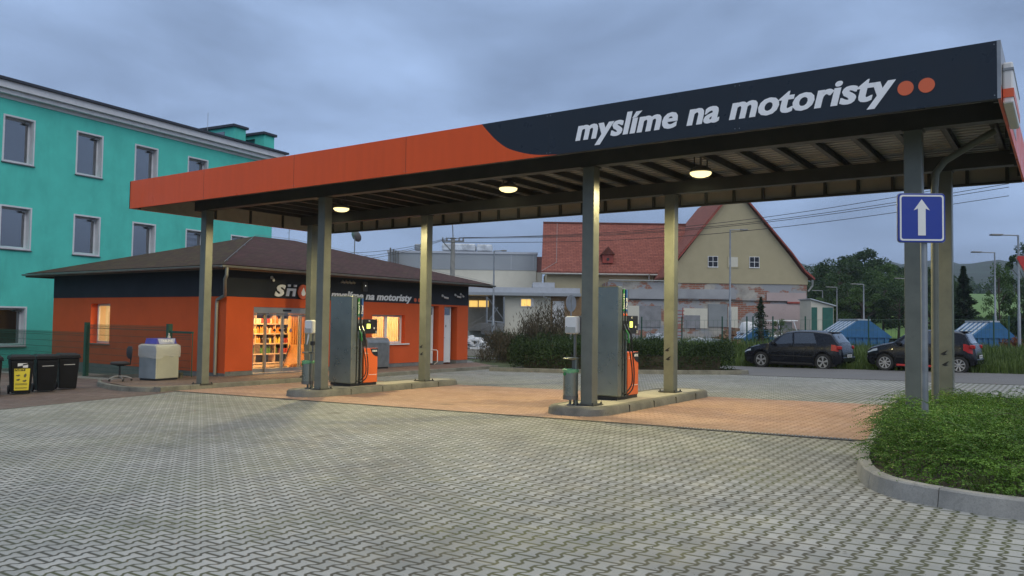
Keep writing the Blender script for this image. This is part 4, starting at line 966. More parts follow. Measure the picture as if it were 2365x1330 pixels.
def wheelie_bin(name_label, x, y, rz, sticker=None, h=.93):
    t = thing('wheelie_bin', name_label, 'bin', (x, y, G(x)), rz, 'black wheelie bins in a row by the fence')
    w_, d_ = .45, .50      # front faces local +x
    vs = []
    for (z, sx_, sy_) in ((.04, .80, .82), (h - .12, 1, 1), (h - .05, 1.0, 1.0)):
        for (a, b) in ((-1, -1), (1, -1), (1, 1), (-1, 1)): vs.append((a * d_ / 2 * sx_, b * w_ / 2 * sy_, z))
    fs = [(0, 3, 2, 1), (8, 9, 10, 11)] + [(k * 4 + i, k * 4 + (i + 1) % 4, k * 4 + 4 + (i + 1) % 4, k * 4 + 4 + i) for k in (0, 1) for i in range(4)]
    bd = MB().add(vs, fs).build('body', M_binp, t, bevel=.02)
    MB().box((.0, 0, h - .035), (d_ + .07, w_ + .05, .035)).build('rim', M_binp, t, bevel=.008)
    lid = MB(); vs = []
    for (z, s_) in ((h - .015, 1.10), (h + .025, 1.06), (h + .055, .8)):
        for (a, b) in ((-1, -1), (1, -1), (1, 1), (-1, 1)): vs.append((a * d_ / 2 * s_ - .02, b * w_ / 2 * s_, z))
    lid.add(vs, fs); lid.build('lid', M_binp, t, bevel=.012)
    MB().tube([(-d_ / 2 - .06, -w_ / 2 + .05, h - .02), (-d_ / 2 - .06, w_ / 2 - .05, h - .02)], .016, 8).build('handle', M_binp, t)
    for s_ in (-1, 1): MB().lathe([(.09, -.02), (.1, -.01), (.1, .01), (.09, .02)], n=18, M=Matrix.Translation((-d_ / 2 + .06, s_ * (w_ / 2 - .02), .10)) @ Matrix.Rotation(R(90), 4, 'X')).build('wheel', M_rubber, t, smooth=True)
    fx = d_ / 2
    def onf(z): return fx * (.80 + .20 * min(1, (z - .04) / (h - .16))) + .004
    if sticker:
        c = M_yellowp if sticker == 'yellow' else M_bluep; z0, z1 = .10, .59
        o = MB().add([(onf(z0), -.14, z0), (onf(z0), .14, z0), (onf(z1), .155, z1), (onf(z1), -.155, z1)], [(0, 1, 2, 3)]).build('sticker', c, bd)
        e_ = .004; uu = Vector((0, 1, 0)); vv = Vector((onf(z1) - onf(z0), 0, z1 - z0)).normalized(); oo = Vector((onf(z0) + e_, -.14, z0))
        if sticker == 'yellow':
            MB().prism([(0, .44), (.20, .44), (.20, .488), (0, .488)], oo, uu, vv, (1, 0, 0), .001).build('sticker_print', M_black, o)
            text_mesh('lettering', 'PLASTY', M_yellowp, oo + uu * .012 + vv * .447 + Vector((.002, 0, 0)), uu, vv, .175, .032, .03, 0, .001, parent=o)
            mb = MB(); r_ = random.Random(5)
            for (a, b, ww, hh) in ((.03, .33, .08, .03), (.18, .30, .05, .09), (.04, .23, .07, .04), (.16, .20, .08, .04), (.02, .28, .0, .0)):
                if ww: mb.prism([(a, b), (a + ww * .6, b - .01), (a + ww, b + hh * .5), (a + ww * .7, b + hh), (a + ww * .3, b + hh * .6), (a, b + hh * .7)], oo, uu, vv, (1, 0, 0), .001)
            for b in (.155, .14, .125, .06, .045): mb.prism([(.02, b), (.25, b), (.25, b + .005), (.02, b + .005)], oo, uu, vv, (1, 0, 0), .001)
            mb.build('sticker_print', plain('dark print', (.12, .11, .06), .5), o)
            z2 = .61; ck = MB().add([(onf(z2), -.09, z2), (onf(z2), .11, z2 - .0), (onf(z2 + .1), .11, z2 + .1), (onf(z2 + .1), -.09, z2 + .1)], [(0, 1, 2, 3)]).build('sticker', M_white, bd)
            q = MB()
            for (a, b) in ((0, 0), (1, 1)): q.prism([(a * .1, b * .05), (a * .1 + .1, b * .05 + (.02 if a else 0)), (a * .1 + .1, b * .05 + .05), (a * .1, b * .05 + .03)], (onf(z2) + .005, -.09, z2), uu, vv, (1, 0, 0), .001)
            q.build('sticker_print', M_black, ck)
        else:
            mb = MB().prism([(.16, .30), (.27, .30), (.27, .42), (.16, .42)], oo, uu, vv, (1, 0, 0), .001); mb.build('sticker_print', M_white, o)
            mb = MB()
            for b in (.10, .13, .16): mb.prism([(.02, b), (.25, b), (.25, b + .006), (.02, b + .006)], oo, uu, vv, (1, 0, 0), .001)
            mb.build('sticker_print', M_white, o)
    else:
        z = h - .22; MB().add([(onf(z), -.11, z), (onf(z), .13, z + .004), (onf(z), .13, z + .02), (onf(z), -.11, z + .014)], [(0, 1, 2, 3)]).build('sticker', plain('pale printed strip', (.5, .5, .5), .5), bd)
    return t
wheelie_bin('black wheelie bin with a blue sticker at the left edge of the picture', -12.72, -4.02, -.35, 'blue', .84)
wheelie_bin('black wheelie bin with the yellow PLASTY sticker', -13.0, -3.26, -.30, 'yellow', .84)
wheelie_bin('black wheelie bin without a notice, standing right beside the yellow stickered one', -13.25, -2.62, -.22, None, .83)
wheelie_bin('black wheelie bin at the right end of the row, nearest the fence post', -13.62, -1.93, -.30, None, .83)
wheelie_bin('black wheelie bin in the second row, only its lid showing between the front ones', -13.9, -3.6, -.30, None, .86)

t = thing('wrapped_cabinet', 'cream roller cabinet wrapped in clear film, blue printed box on its top', 'cabinet', (-13.72, .55, -.17), R(8))
MB().box((0, 0, .03), (.62, .70, .06)).build('plinth', M_black, t)
prc = [(-.33, .05), (.33, .05), (.33, .84), (.31, .91), (.25, .955), (-.25, .955), (-.31, .91), (-.33, .84)]
cb = MB().prism(prc, (0, -.37, 0), (1, 0, 0), (0, 0, 1), (0, 1, 0), .74).build('case', plain('cream roller plastic', (.46, .46, .38), .4, var=.05), t, bevel=.02)
MB().prism([(a * .985, b * .985 + .005) for a, b in prc], (0, -.374, 0), (1, 0, 0), (0, 0, 1), (0, 1, 0), .006).build('side_panel', plain('blue grey side panel', (.20, .24, .27), .5), cb)
mb = MB()
for k in range(24): mb.bx(.328, .336, -.33, .33, .10 + k * .031, .122 + k * .031)
mb.build('roller_front', plain('cream roller plastic', (.46, .46, .38), .4), cb)
flm = NB('clear wrap film'); flm.fin((.75, .76, .74), .18); flm.p.inputs['Alpha'].default_value = .42; flm.bump(flm.noise(14, 5, .7, dist=1.5), .9, .03)
vs = []; r_ = random.Random(8); nn = 24
for k, z in enumerate((.975, .93, .86, .78, .70, .62)):
    for i in range(nn):
        u_ = i / nn * 4; s_ = int(u_); f_ = u_ - s_; cs = [(-.35, -.39), (.35, -.39), (.35, .39), (-.35, .39)]; p0, p1 = cs[s_], cs[(s_ + 1) % 4]
        sh_ = 1 if k else .85; vs.append(((p0[0] + (p1[0] - p0[0]) * f_) * sh_ * 1.01 + r_.uniform(-.008, .008), (p0[1] + (p1[1] - p0[1]) * f_) * sh_ * 1.01 + r_.uniform(-.008, .008), z + (r_.uniform(-.05, .05) if k == 5 else 0)))
MB().add(vs, [(k * nn + i, k * nn + (i + 1) % nn, (k + 1) * nn + (i + 1) % nn, (k + 1) * nn + i) for k in range(5) for i in range(nn)]).build('wrap_film', flm.m, cb, smooth=True)
t = thing('cardboard_box', 'blue and white printed flat box lying on the wrapped cabinet', 'box', (-13.72, .58, .80), R(8))
bx_ = MB().box((0, 0, .08), (.46, .66, .15), taper=.9).build('box_body', plain('violet blue print', (.08, .07, .36), .4), t)
MB().add([(.236, -.24, .01), (.236, .24, .01), (.215, .28, .15), (.215, -.28, .15)], [(0, 1, 2, 3)]).build('film_sheen', plain('pale blue sheen', (.42, .45, .62), .3), bx_)  # sheen of the film, put into this front sheet's pale colour
text_mesh('lettering', 'TABLINE', M_letter, (.233, -.19, .06), (0, 1, 0), (-.12, 0, 1), .38, .05, .03, 0, .003, parent=bx_)

t = thing('office_chair', 'abandoned dark office chair on a five-star base beside the wrapped cabinet', 'chair', (-13.95, -.42, -.165), R(-12))
M_fab = plain('dark grey upholstery', (.035, .035, .04), .85, var=.15)
MB().lathe([(.02, .44), (.2, .43), (.235, .455), (.23, .49), (.15, .51), (.02, .512)], n=24).build('seat', M_fab, t, smooth=True)
mb = MB(); vs = []; 
for k, (z, w_, d_) in enumerate(((.58, .10, .03), (.64, .19, .035), (.74, .22, .04), (.84, .21, .04), (.91, .14, .03))):
    for i in range(14): a = 2 * math.pi * i / 14; vs.append((d_ * math.cos(a) + .02 * (k - 2) ** 2 / 4, w_ * math.sin(a), z))
n = 14; mb.add(vs, [(k * n + i, k * n + (i + 1) % n, (k + 1) * n + (i + 1) % n, (k + 1) * n + i) for k in range(4) for i in range(n)] + [tuple(range(n)), tuple(4 * n + i for i in range(n))], Matrix.Translation((.02, .22, 0)) @ Matrix.Rotation(R(90), 4, 'Z')); mb.build('backrest', M_fab, t, smooth=True)
MB().tube([(0, .08, .42), (0, .26, .43), (.0, .27, .6)], .018, 8).build('back_arm', M_black, t)
MB().lathe([(.028, .10), (.028, .28), (.018, .28), (.018, .43)], n=12).box((0, 0, .415), (.16, .18, .04)).build('gas_column', M_black, t)
bs = MB()
for k in range(5): a = 2 * math.pi * k / 5; bs.tube([(0, 0, .13), (.15 * math.cos(a), .15 * math.sin(a), .115), (.29 * math.cos(a), .29 * math.sin(a), .07)], [.026, .02, .014], 6)
bs.build('star_base', M_alu, t)
for k in range(5): a = 2 * math.pi * k / 5; MB().lathe([(.02, -.02), (.027, -.012), (.027, .012), (.02, .02)], n=12, M=Matrix.Translation((.29 * math.cos(a), .29 * math.sin(a), .028)) @ Matrix.Rotation(R(90), 4, 'X')).build('castor', M_black, t)

# ================================================================== TURQUOISE BUILDING
PH = R(7); GD = Vector((-math.sin(PH), math.cos(PH), 0)); GN = Vector((math.cos(PH), math.sin(PH), 0))   # GN faces the viewer side
P0 = Vector((-27.54, 2.27, 0)); 
def gp(s, z, out=0): q = P0 + GD * s + GN * out; return Vector((q.x, q.y, z))
gb = thing('apartment_block', 'turquoise three-storey block with white framed windows and white cornice', 'building', tuple(gp(6, -1.2)))
LEN0, LEN1 = -9.0, 14.24
ws = []
cols = [(-5.85, -4.7), (-3.0, -1.85), (-.13, 1.0), (2.89, 4.0), (5.69, 6.80), (8.61, 9.72), (11.43, 12.55)]
for (a, b) in cols:
    for (z0, z1) in ((7.60, 9.35), (4.18, 5.78)): ws.append((a, b, z0, z1))
ws += [(-1.35, .95, .34, 1.80), (2.89, 4.0, .36, 1.80), (-5.3, -3.0, .34, 1.8)]
wall('wall', M_teal, gp(LEN0, 0), GD, LEN1 - LEN0, -1.3, 10.10, [(a - LEN0, b - LEN0, c, d) for a, b, c, d in ws], .38, -GN, gb)
def gbox(mb, s0, s1, z0, z1, o0, o1):
    c = gp((s0 + s1) / 2, (z0 + z1) / 2, (o0 + o1) / 2); mb.box(c, (abs(o1 - o0), abs(s1 - s0), z1 - z0), rz=PH); return mb
curt = plain('pale net curtain', (.5, .5, .5), .8)
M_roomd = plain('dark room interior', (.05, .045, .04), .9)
for i, (a, b, c, d) in enumerate(ws):
    m_ = MB(); e_ = .065
    for (s0, s1, z0, z1) in ((a - e_, b + e_, d, d + e_), (a - e_, b + e_, c - e_, c), (a - e_, a, c, d), (b, b + e_, c, d)): gbox(m_, s0, s1, z0, z1, -.02, .018)
    for (s0, s1, z0, z1) in ((a, a + .012, c, d), (b - .012, b, c, d), (a + .012, b - .012, d - .012, d)): gbox(m_, s0, s1, z0, z1, -.24, -.021)
    for (s0, s1, z0, z1) in ((a + .012, a + .075, c, d - .012), (b - .075, b - .012, c, d - .012), (a + .075, b - .075, c, c + .065), (a + .075, b - .075, d - .075, d - .012)): gbox(m_, s0, s1, z0, z1, -.30, -.241)
    if b - a > 2: gbox(m_, a + .8, a + .86, c + .065, d - .075, -.30, -.242)
    f_ = m_.build('window', M_trim, gb)
    gbox(MB(), a + .075, b - .075, c + .065, d - .075, -.285, -.275).build('pane', M_darkglass, f_)
    gbox(MB(), a - .09, b + .09, c - e_ - .035, c - e_, -.02, .07).build('sill', M_inoxd, f_)
    if i % 3 != 2: gbox(MB(), a + .1, a + (.5 if i % 2 else .28), c + .1, (c + .65 if i % 3 == 1 else d - .1), -.34, -.33).build('net_curtain', curt, f_)
    if c < 1: gbox(MB(), a + .9 if b - a > 2 else a + .1, b - .5, c + .6, d - .1, -.37, -.36).build('interior_glow', emis('dim amber room light', (1, .45, .08), .9), f_)
    gbox(MB(), b - .28, b - .08, d - .14, d - .08, -.24, -.10).build('blind_box', M_inoxd, f_)
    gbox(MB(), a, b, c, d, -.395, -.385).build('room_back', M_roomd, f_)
m_ = MB(); gbox(m_, LEN0, LEN1 + .1, 10.02, 10.16, -.3, .05); gbox(m_, LEN0, LEN1 + .3, 10.161, 10.34, -.3, .30); gbox(m_, LEN0, LEN1 + .45, 10.341, 10.62, -.3, .45); m_.build('cornice', M_trim, gb)
M_dkroof = plain('dark roof edge', (.03, .033, .045), .5, var=.1)
m_ = MB(); p = [gp(LEN0, 10.625, .56), gp(LEN1 + .6, 10.625, .56), gp(LEN1 + .6, 10.73, .56), gp(LEN0, 10.73, .56), gp(LEN0, 11.2, -6), gp(LEN1 + .6, 11.2, -6), gp(LEN0, 10.625, -6), gp(LEN1 + .6, 10.625, -6)]
m_.add(p, [(0, 1, 2, 3), (3, 2, 5, 4), (4, 5, 7, 6), (6, 7, 1, 0), (0, 3, 4, 6), (1, 7, 5, 2)]); m_.build('roof', M_dkroof, gb)
m_ = MB(); q = [gp(LEN1 - .01, -1.3, -.38), gp(LEN1 - .01, -1.3, -8), gp(LEN1 - .01, 10.1, -8), gp(LEN1 - .01, 10.1, -.38), gp(LEN1 - .4, -1.3, -.38), gp(LEN1 - .4, -1.3, -8), gp(LEN1 - .4, 10.28, -8), gp(LEN1 - .4, 10.28, -.38)]
m_.add(q, [(0, 1, 2, 3), (7, 6, 5, 4), (0, 4, 5, 1), (1, 5, 6, 2), (2, 6, 7, 3), (3, 7, 4, 0)]); m_.build('wall', M_teal, gb)
for (s0, s1, zt2, of) in ((11.95, 12.75, 11.68, -.6), (13.75, 14.5, 11.62, -.25)):
    d_ = gbox(MB(), s0, s1, 10.75, zt2, of - 3.4, of).build('dormer', M_teal, gb); gbox(MB(), s0 - .15, s1 + .1, zt2, zt2 + .13, of - 3.5, of + .12).build('dormer_roof', M_dkroof, d_)
    gbox(MB(), s0 - .02, s0 + .02, 11.05, zt2 - .2, of - 2.2, of - .7).build('dormer_window', M_darkglass, d_)
c = gp(10.2, 11.0, -.6); MB().tube([c, c + Vector((0, 0, 1.0))], .012, 5).build('lightning_rod', M_galv, gb)
worldly(gb)

# ================================================================== ROAD SIGNS
sgp = site(2137, 1010, 8.5); gz = G(sgp.x)
FWD = Vector((-math.sin(YAW), math.cos(YAW), 0)); RGT = Vector((math.cos(YAW), math.sin(YAW), 0))
t = thing('one_way_sign', 'blue square road sign with a white upward arrow on a grey post', 'road sign', (sgp.x, sgp.y, gz))
MB().tube([(sgp.x, sgp.y, gz), (sgp.x, sgp.y, 2.92)], .034, 14).build('post', M_galv, t, smooth=True)
ang = YAW - R(3); U_ = Vector((math.cos(ang), math.sin(ang), 0)); N_ = Vector((math.sin(ang), -math.cos(ang), 0))
def rrect(w_, h_, r_): 
    o = []
    for cx, cy, a0 in ((w_ / 2 - r_, h_ / 2 - r_, 0), (-w_ / 2 + r_, h_ / 2 - r_, 90), (-w_ / 2 + r_, -h_ / 2 + r_, 180), (w_ / 2 - r_, -h_ / 2 + r_, 270)):
        for k in range(6): a = R(a0 + k * 18); o.append((cx + r_ * math.cos(a), cy + r_ * math.sin(a)))
    return o
pc = Vector((sgp.x, sgp.y, 0)) + N_ * .045; pc.z = site(2127, 501, 8.5).z - .004; Wp = .49
k_ = U_ * 1.0; Zu = Vector((0, 0, 1)); pc -= U_ * .05
Wh = Wp * 1.07
pl = MB().prism(rrect(Wp, Wh, .035), pc, U_, Zu, N_, .022).build('plate', M_signblue, t)
MB().prism(rrect(Wp + .012, Wh + .012, .038), pc - N_ * .006, U_, Zu, N_, .012).build('plate_edge', M_galv, t)
ring = rrect(Wp - .03, Wh - .03, .03); ring2 = rrect(Wp - .065, Wh - .065, .022)
vs = [pc + U_ * a + Zu * b + N_ * .024 for a, b in ring] + [pc + U_ * a + Zu * b + N_ * .024 for a, b in ring2]; n = len(ring)
M_signwhite = plain('white retroreflective film', (.74, .75, .74), .5, var=.02)
MB().add(vs, [(i, (i + 1) % n, n + (i + 1) % n, n + i) for i in range(n)]).build('white_border', M_signwhite, pl)
MB().prism([(-.04, -.19), (.04, -.19), (.04, .10), (.085, .08), (0, .20), (-.085, .08), (-.04, .10)], pc + N_ * .0235, U_, Zu, N_, .0015).build('arrow', M_signwhite, pl)
for z in (-.14, .14): MB().box(pc + Vector((0, 0, z)) - N_ * .03, (.10, .03, .03), rz=ang).build('clamp', M_galv, t)
worldly(t)
yp = site(2405, 640, 13.0)
t = thing('give_way_sign', 'red and white inverted triangle road sign cut by the right edge', 'road sign', (yp.x, yp.y, G(yp.x)))
MB().tube([(yp.x, yp.y, G(yp.x)), (yp.x, yp.y, 3.1)], .035, 12).build('post', M_galv, t)
UY = RGT; NY = -FWD; c0 = Vector((yp.x, yp.y, site(2405, 630, 13).z)) + NY * .05
def tri(s, r_=.04):
    h = s * .866; P3 = [(-s / 2, h / 3), (0, -2 * h / 3), (s / 2, h / 3)]; o = []
    for i in range(3):
        p = Vector(P3[i]); a = (Vector(P3[i - 1]) - p).normalized(); b = (Vector(P3[(i + 1) % 3]) - p).normalized()
        for k in range(5): q = p + a * r_ * (1 - k / 4) + b * r_ * (k / 4); q = q * .97 if k == 2 else q; o.append(tuple(q))
    return o
pl = MB().prism(tri(.92), c0, UY, Zu, NY, .02).build('plate', M_signred, t); MB().prism(tri(.58), c0 + NY * .021, UY, Zu, NY, .002).build('white_field', M_signwhite, pl); MB().prism(tri(.95), c0 - NY * .004, UY, Zu, NY, .015).build('plate_edge', M_galv, t)
worldly(t)
rp = site(1318, 790, 29.0); t = thing('round_road_sign', 'grey back of a round road sign on a post behind the near pump island', 'road sign', (rp.x, rp.y, G(rp.x)))
zt2 = site(1316, 700, 29).z; MB().tube([(rp.x, rp.y, G(rp.x)), (rp.x, rp.y, zt2 + .25)], .032, 10).build('post', M_galv, t)
MB().lathe([(.02, -.012), (.31, -.012), (.32, 0), (.31, .012), (.02, .012)], n=28, M=Matrix.Translation((rp.x, rp.y, zt2)) @ Matrix.Rotation(YAW + R(50), 4, 'Z') @ Matrix.Rotation(R(90), 4, 'X')).build('disc', plain('grey sign back', (.20, .22, .25), .5), t)
MB().box((rp.x, rp.y, zt2), (.05, .05, .42)).box((rp.x - .02, rp.y - .04, zt2 + .08), (.06, .02, .07)).build('clamp', M_inoxd, t); worldly(t)
# ================================================================== CARS (nose towards -x locally)
M_paintN = plain('dark navy car paint', (.007, .009, .015), .25, .2, var=.1, spec=.4); M_paintG = plain('black grey car paint', (.008, .009, .013), .25, .2, var=.1, spec=.4)
M_paintN.node_tree.nodes['Principled BSDF'].inputs['Coat Weight'].default_value = .15; M_paintG.node_tree.nodes['Principled BSDF'].inputs['Coat Weight'].default_value = .15
M_rim = plain('alloy wheel', (.42, .43, .45), .35, .6, var=.05); M_tyre = plain('tyre rubber', (.018, .018, .018), .75, var=.2)
M_tail = plain('red tail lamp', (.38, .010, .010), .25, var=.05); M_head = plain('clear headlamp', (.45, .5, .55), .15, var=.1)
M_trimk = plain('black car trim', (.012, .012, .013), .55)
def interp(x, pts):
    for (a, b), (c, d) in zip(pts, pts[1:]):
        if x <= c: t = (x - a) / (c - a) if c > a else 0; t = t * t * (3 - 2 * t) * .35 + t * .65; return b + (d - b) * max(0, min(1, t))
    return pts[-1][1]
def make_car(label, loc, rz, sp):
    t = thing('parked_car', label, 'car', loc, rz, 'dark hatchbacks parked beyond the road')
    Ln, W2, wr = sp['L'], sp['W'] / 2, sp['wr']; wx = sp['wheels']; AR = wr + .055
    top, belt, wid = sp['top'], sp['belt'], sp['wid']
    xs = sorted(set([round(i * Ln / 60, 4) for i in range(61)] + [round(w_ + AR * math.cos(R(a)), 4) for w_ in wx for a in range(0, 181, 12)]))
    sec = []
    for x in xs:
        zt = interp(x, top); bt = min(interp(x, belt), zt - .05); wd = interp(x, wid) * W2; zb = interp(x, sp['bot'])
        for w_ in wx:
            if abs(x - w_) < AR: zb = max(zb, wr + math.sqrt(max(0, AR * AR - (x - w_) ** 2)))
        h = zt - bt; wt = wd - .03 - .30 * max(0, h - .06)
        z1 = zb + .03; z2 = max(.58, zb + .06); z2 = min(z2, bt - .06); z1 = min(z1, z2 - .02)
        arch = zb > interp(x, sp['bot']) + .01
        sec.append([(wd - (.005 if arch else .07), zb), (wd - (.0 if arch else .02), z1 if arch else zb + .10), (wd, z2), (wd - .012, (z2 + bt) / 2), (wd - .035, bt), (wt, zt - .055 if h > .1 else zt - .02), (wt - .10, zt - .012), (wt * .45, zt + .008), (0, zt + .012)])
    NS = len(sec[0]); vs = []; fs = []
    for x, s_ in zip(xs, sec):
        for (y, z) in s_: vs.append((x, -y, z))
        for (y, z) in s_[-2::-1]: vs.append((x, y, z))
    K = 2 * NS - 1
    for i in range(len(xs) - 1):
        for j in range(K - 1): fs.append((i * K + j, (i + 1) * K + j, (i + 1) * K + j + 1, i * K + j + 1))
    fs.append(tuple(range(K))); fs.append(tuple((len(xs) - 1) * K + j for j in reversed(range(K))))
    body = MB().add(vs, fs).build('body', sp['paint'], t, smooth=True)
    MB().bx(.35, Ln - .3, -W2 + .12, W2 - .12, .16, .62).build('underbody', M_trimk, t)
    def pt(x, a, side, off=.006, lo=4, hi=5):
        i = max(0, min(len(xs) - 2, next((k for k in range(len(xs) - 1) if xs[k + 1] >= x), len(xs) - 2))); f = (x - xs[i]) / (xs[i + 1] - xs[i])
        def P(k): A_, B_ = sec[i][k], sec[i + 1][k]; return (A_[0] + (B_[0] - A_[0]) * f, A_[1] + (B_[1] - A_[1]) * f)
        p0, p1 = P(lo), P(hi); return Vector((x, side * (p0[0] + (p1[0] - p0[0]) * a + off), p0[1] + (p1[1] - p0[1]) * a + off * .5))
    def side_window(x0, x1, x0t, x1t, nm, mat=M_carglass):
        for side in (-1, 1):
            vs = []; n = 10
            for r_ in (.07, .5, .93):
                for k in range(n + 1):
                    xa = x0 + (x0t - x0) * r_; xb = x1 + (x1t - x1) * r_; vs.append(pt(xa + (xb - xa) * k / n, r_, side))
            fs = [(r_ * (n + 1) + k, r_ * (n + 1) + k + 1, (r_ + 1) * (n + 1) + k + 1, (r_ + 1) * (n + 1) + k) for r_ in (0, 1) for k in range(n)]
            MB().add(vs, fs).build(nm, mat, t, smooth=True)
    for wdef in sp['windows']: side_window(*wdef, 'side_window')
    def across(xa, xb, nm, m0=.90, sgn=1, lift=.008):
        vs = []; nx, ny = 10, 12
        for i in range(nx + 1):
            x = xa + (xb - xa) * i / nx; 
            i_ = next((k for k in range(len(xs) - 1) if xs[k + 1] >= x), len(xs) - 2); f = (x - xs[i_]) / (xs[i_ + 1] - xs[i_])
            wt = sec[i_][5][0] * (1 - f) + sec[i_ + 1][5][0] * f; zt = sec[i_][8][1] * (1 - f) + sec[i_ + 1][8][1] * f; ze = sec[i_][5][1] * (1 - f) + sec[i_ + 1][5][1] * f
            for j in range(ny + 1):
                u = -1 + 2 * j / ny; vs.append((x + sgn * lift, u * wt * m0, zt + (ze - zt) * abs(u * m0) ** 5 + lift))
        MB().add(vs, [(i * (ny + 1) + j, i * (ny + 1) + j + 1, (i + 1) * (ny + 1) + j + 1, (i + 1) * (ny + 1) + j) for i in range(nx) for j in range(ny)]).build(nm, M_carglass, t, smooth=True)
    across(*sp['wind'], 'windscreen', sgn=-1); across(*sp['rear'], 'rear_window', .86, 1)
    # wheels
    for w_ in wx:
        for side in (-1, 1):
            y = side * (W2 - .105); Mx = Matrix.Translation((w_, y, wr)) @ Matrix.Rotation(R(90) * (1 if side < 0 else -1), 4, 'X')
            ty = MB().lathe([(wr * .66, -.09), (wr * .93, -.10), (wr, -.07), (wr, .07), (wr * .93, .10), (wr * .68, .098), (wr * .66, .085)], n=36, M=Mx).build('wheel', M_tyre, t, smooth=True)
            wh = ty
            mb = MB(); mb.lathe([(wr * .16, .055), (wr * .16, .095), (wr * .05, .10)], n=16, M=Mx)
            n_ = sp['spokes']
            for k in range(n_):
                for d_ in ((-.13, .13) if sp['double'] else (0,)):
                    a = 2 * math.pi * k / n_ + .3; ra, rb_ = a + d_ * .6, a + d_
                    hw = .028 if sp['double'] else .034
                    p0 = Vector((wr * .12 * math.cos(ra), wr * .12 * math.sin(ra), .088)); p1 = Vector((wr * .64 * math.cos(rb_), wr * .64 * math.sin(rb_), .094)); q = Vector((-(p1 - p0).y, (p1 - p0).x, 0)).normalized() * hw * .5
                    dz = Vector((0, 0, -.02)); mb.add([p0 - q, p0 + q, p1 + q * 1.5, p1 - q * 1.5, p0 - q + dz, p0 + q + dz, p1 + q * 1.5 + dz, p1 - q * 1.5 + dz], [(0, 1, 2, 3), (0, 4, 5, 1), (2, 6, 7, 3), (1, 5, 6, 2), (3, 7, 4, 0)], Mx)
            N = 36; vs = []
            for (r_, z) in ((wr * .70, .085), (wr * .70, .097), (wr * .62, .097), (wr * .61, .06)):
                for j in range(N): a = 2 * math.pi * j / N; vs.append((r_ * math.cos(a), r_ * math.sin(a), z))
            mb.add(vs, [(i * N + j, i * N + (j + 1) % N, (i + 1) * N + (j + 1) % N, (i + 1) * N + j) for i in range(3) for j in range(N)], Mx)
            mb.build('rim', M_rim, wh); MB().lathe([(wr * .6, .02), (wr * .6, .03)], n=24, M=Mx).build('brake_disc', M_trimk, wh)
    # mirrors, handles, lamps, plate, sill
    for side in (-1, 1):
        x = sp['mirror']; q = pt(x, .1, side); mb = MB(); mb.tube([q, q + Vector((.0, side * .05, .02))], .02, 6); mb.build('mirror', sp['paint'], t)
        MB().lathe([(.02, -.1), (.075, -.08), (.09, 0), (.08, .08), (.02, .10)], n=12, M=Matrix.Translation(q + Vector((0, side * .12, .04))) @ Matrix.Rotation(R(90), 4, 'X') @ Matrix.Diagonal((.8, 1, 1, 1))).build('mirror_shell', sp['paint'], t, smooth=True)
        for x in sp['handles']: q = pt(x, .85, side, .012, 2, 4); MB().box(q, (.19, .03, .03)).build('door_handle', sp['paint'], t, bevel=.008)
        for (nm, mt, x0, x1, a0, a1, lo, hi) in sp['lamps']:
            vs = []; n = 6
            for a in (a0, (a0 + a1) / 2, a1):
                for k in range(n + 1): vs.append(pt(x0 + (x1 - x0) * k / n, a, side, .010, lo, hi))
            MB().add(vs, [(r_ * (n + 1) + k, r_ * (n + 1) + k + 1, (r_ + 1) * (n + 1) + k + 1, (r_ + 1) * (n + 1) + k) for r_ in (0, 1) for k in range(n)]).build(nm, mt, t, smooth=True)
        # rear lamp seen from behind
        zl = sp['lampz']; MB().bx(Ln - .20, Ln - .02 + sp.get('lx', 0), side * (W2 - .12) - .10, side * (W2 - .12) + .05, zl - .065, zl + .065).build('taillight', M_tail, t, bevel=.03)
        MB().bx(wx[0] + AR + .04, wx[1] - AR - .04, side * (W2 - .04) - .03, side * (W2 - .04) + .03, .20, .27).build('sill_trim', sp['sill'], t, bevel=.01)
        MB().bx(wx[0] + AR + .02, wx[1] - AR - .02, side * (W2 + .004) - .012, side * (W2 + .004) + .010, .50, .535).build('rub_strip', M_trimk, t)
    for x in sp['seams']:
        for side in (-1, 1):
            vs = [pt(x - .006, 0, side, .003, 1, 2), pt(x + .006, 0, side, .003, 1, 2), pt(x + .006, 1, side, .003, 1, 2), pt(x - .006, 1, side, .003, 1, 2), pt(x + .006, 1, side, .003, 3, 4), pt(x - .006, 1, side, .003, 3, 4)]
            MB().add(vs, [(0, 1, 2, 3), (3, 2, 4, 5)]).build('door_seam', M_trimk, t)
    MB().bx(Ln - .01, Ln + .035, -W2 + .14, W2 - .14, .34, .52).build('rear_bumper', sp['paint'], t, bevel=.04)
    MB().bx(Ln + .03, Ln + .045, -.26, .26, sp['plz'] - .055, sp['plz'] + .055).build('number_plate', M_white, t)
    mb = MB(); 
    for k in range(7):
        if k != 3: mb.bx(Ln + .045, Ln + .047, -.19 + k * .055, -.155 + k * .055, sp['plz'] - .03, sp['plz'] + .03)
    mb.build('plate_letters', M_black, t)
    rt = interp(Ln - .28, top)
    MB().bx(sp['spoil'] - .18, sp['spoil'] + .05, -.50, .50, interp(sp['spoil'] - .1, top) + .0, interp(sp['spoil'] - .1, top) + .03).build('roof_spoiler', M_trimk, t, bevel=.01)
    MB().tube([(sp['spoil'] - .3, 0, interp(sp['spoil'] - .3, top)), (sp['spoil'] - .12, 0, interp(sp['spoil'] - .3, top) + .12)], .008, 5).build('aerial', M_trimk, t)
    MB().bx(-.0, .06, -W2 + .35, W2 - .35, .30, .50).build('grille', M_trimk, t, bevel=.02)
    return t
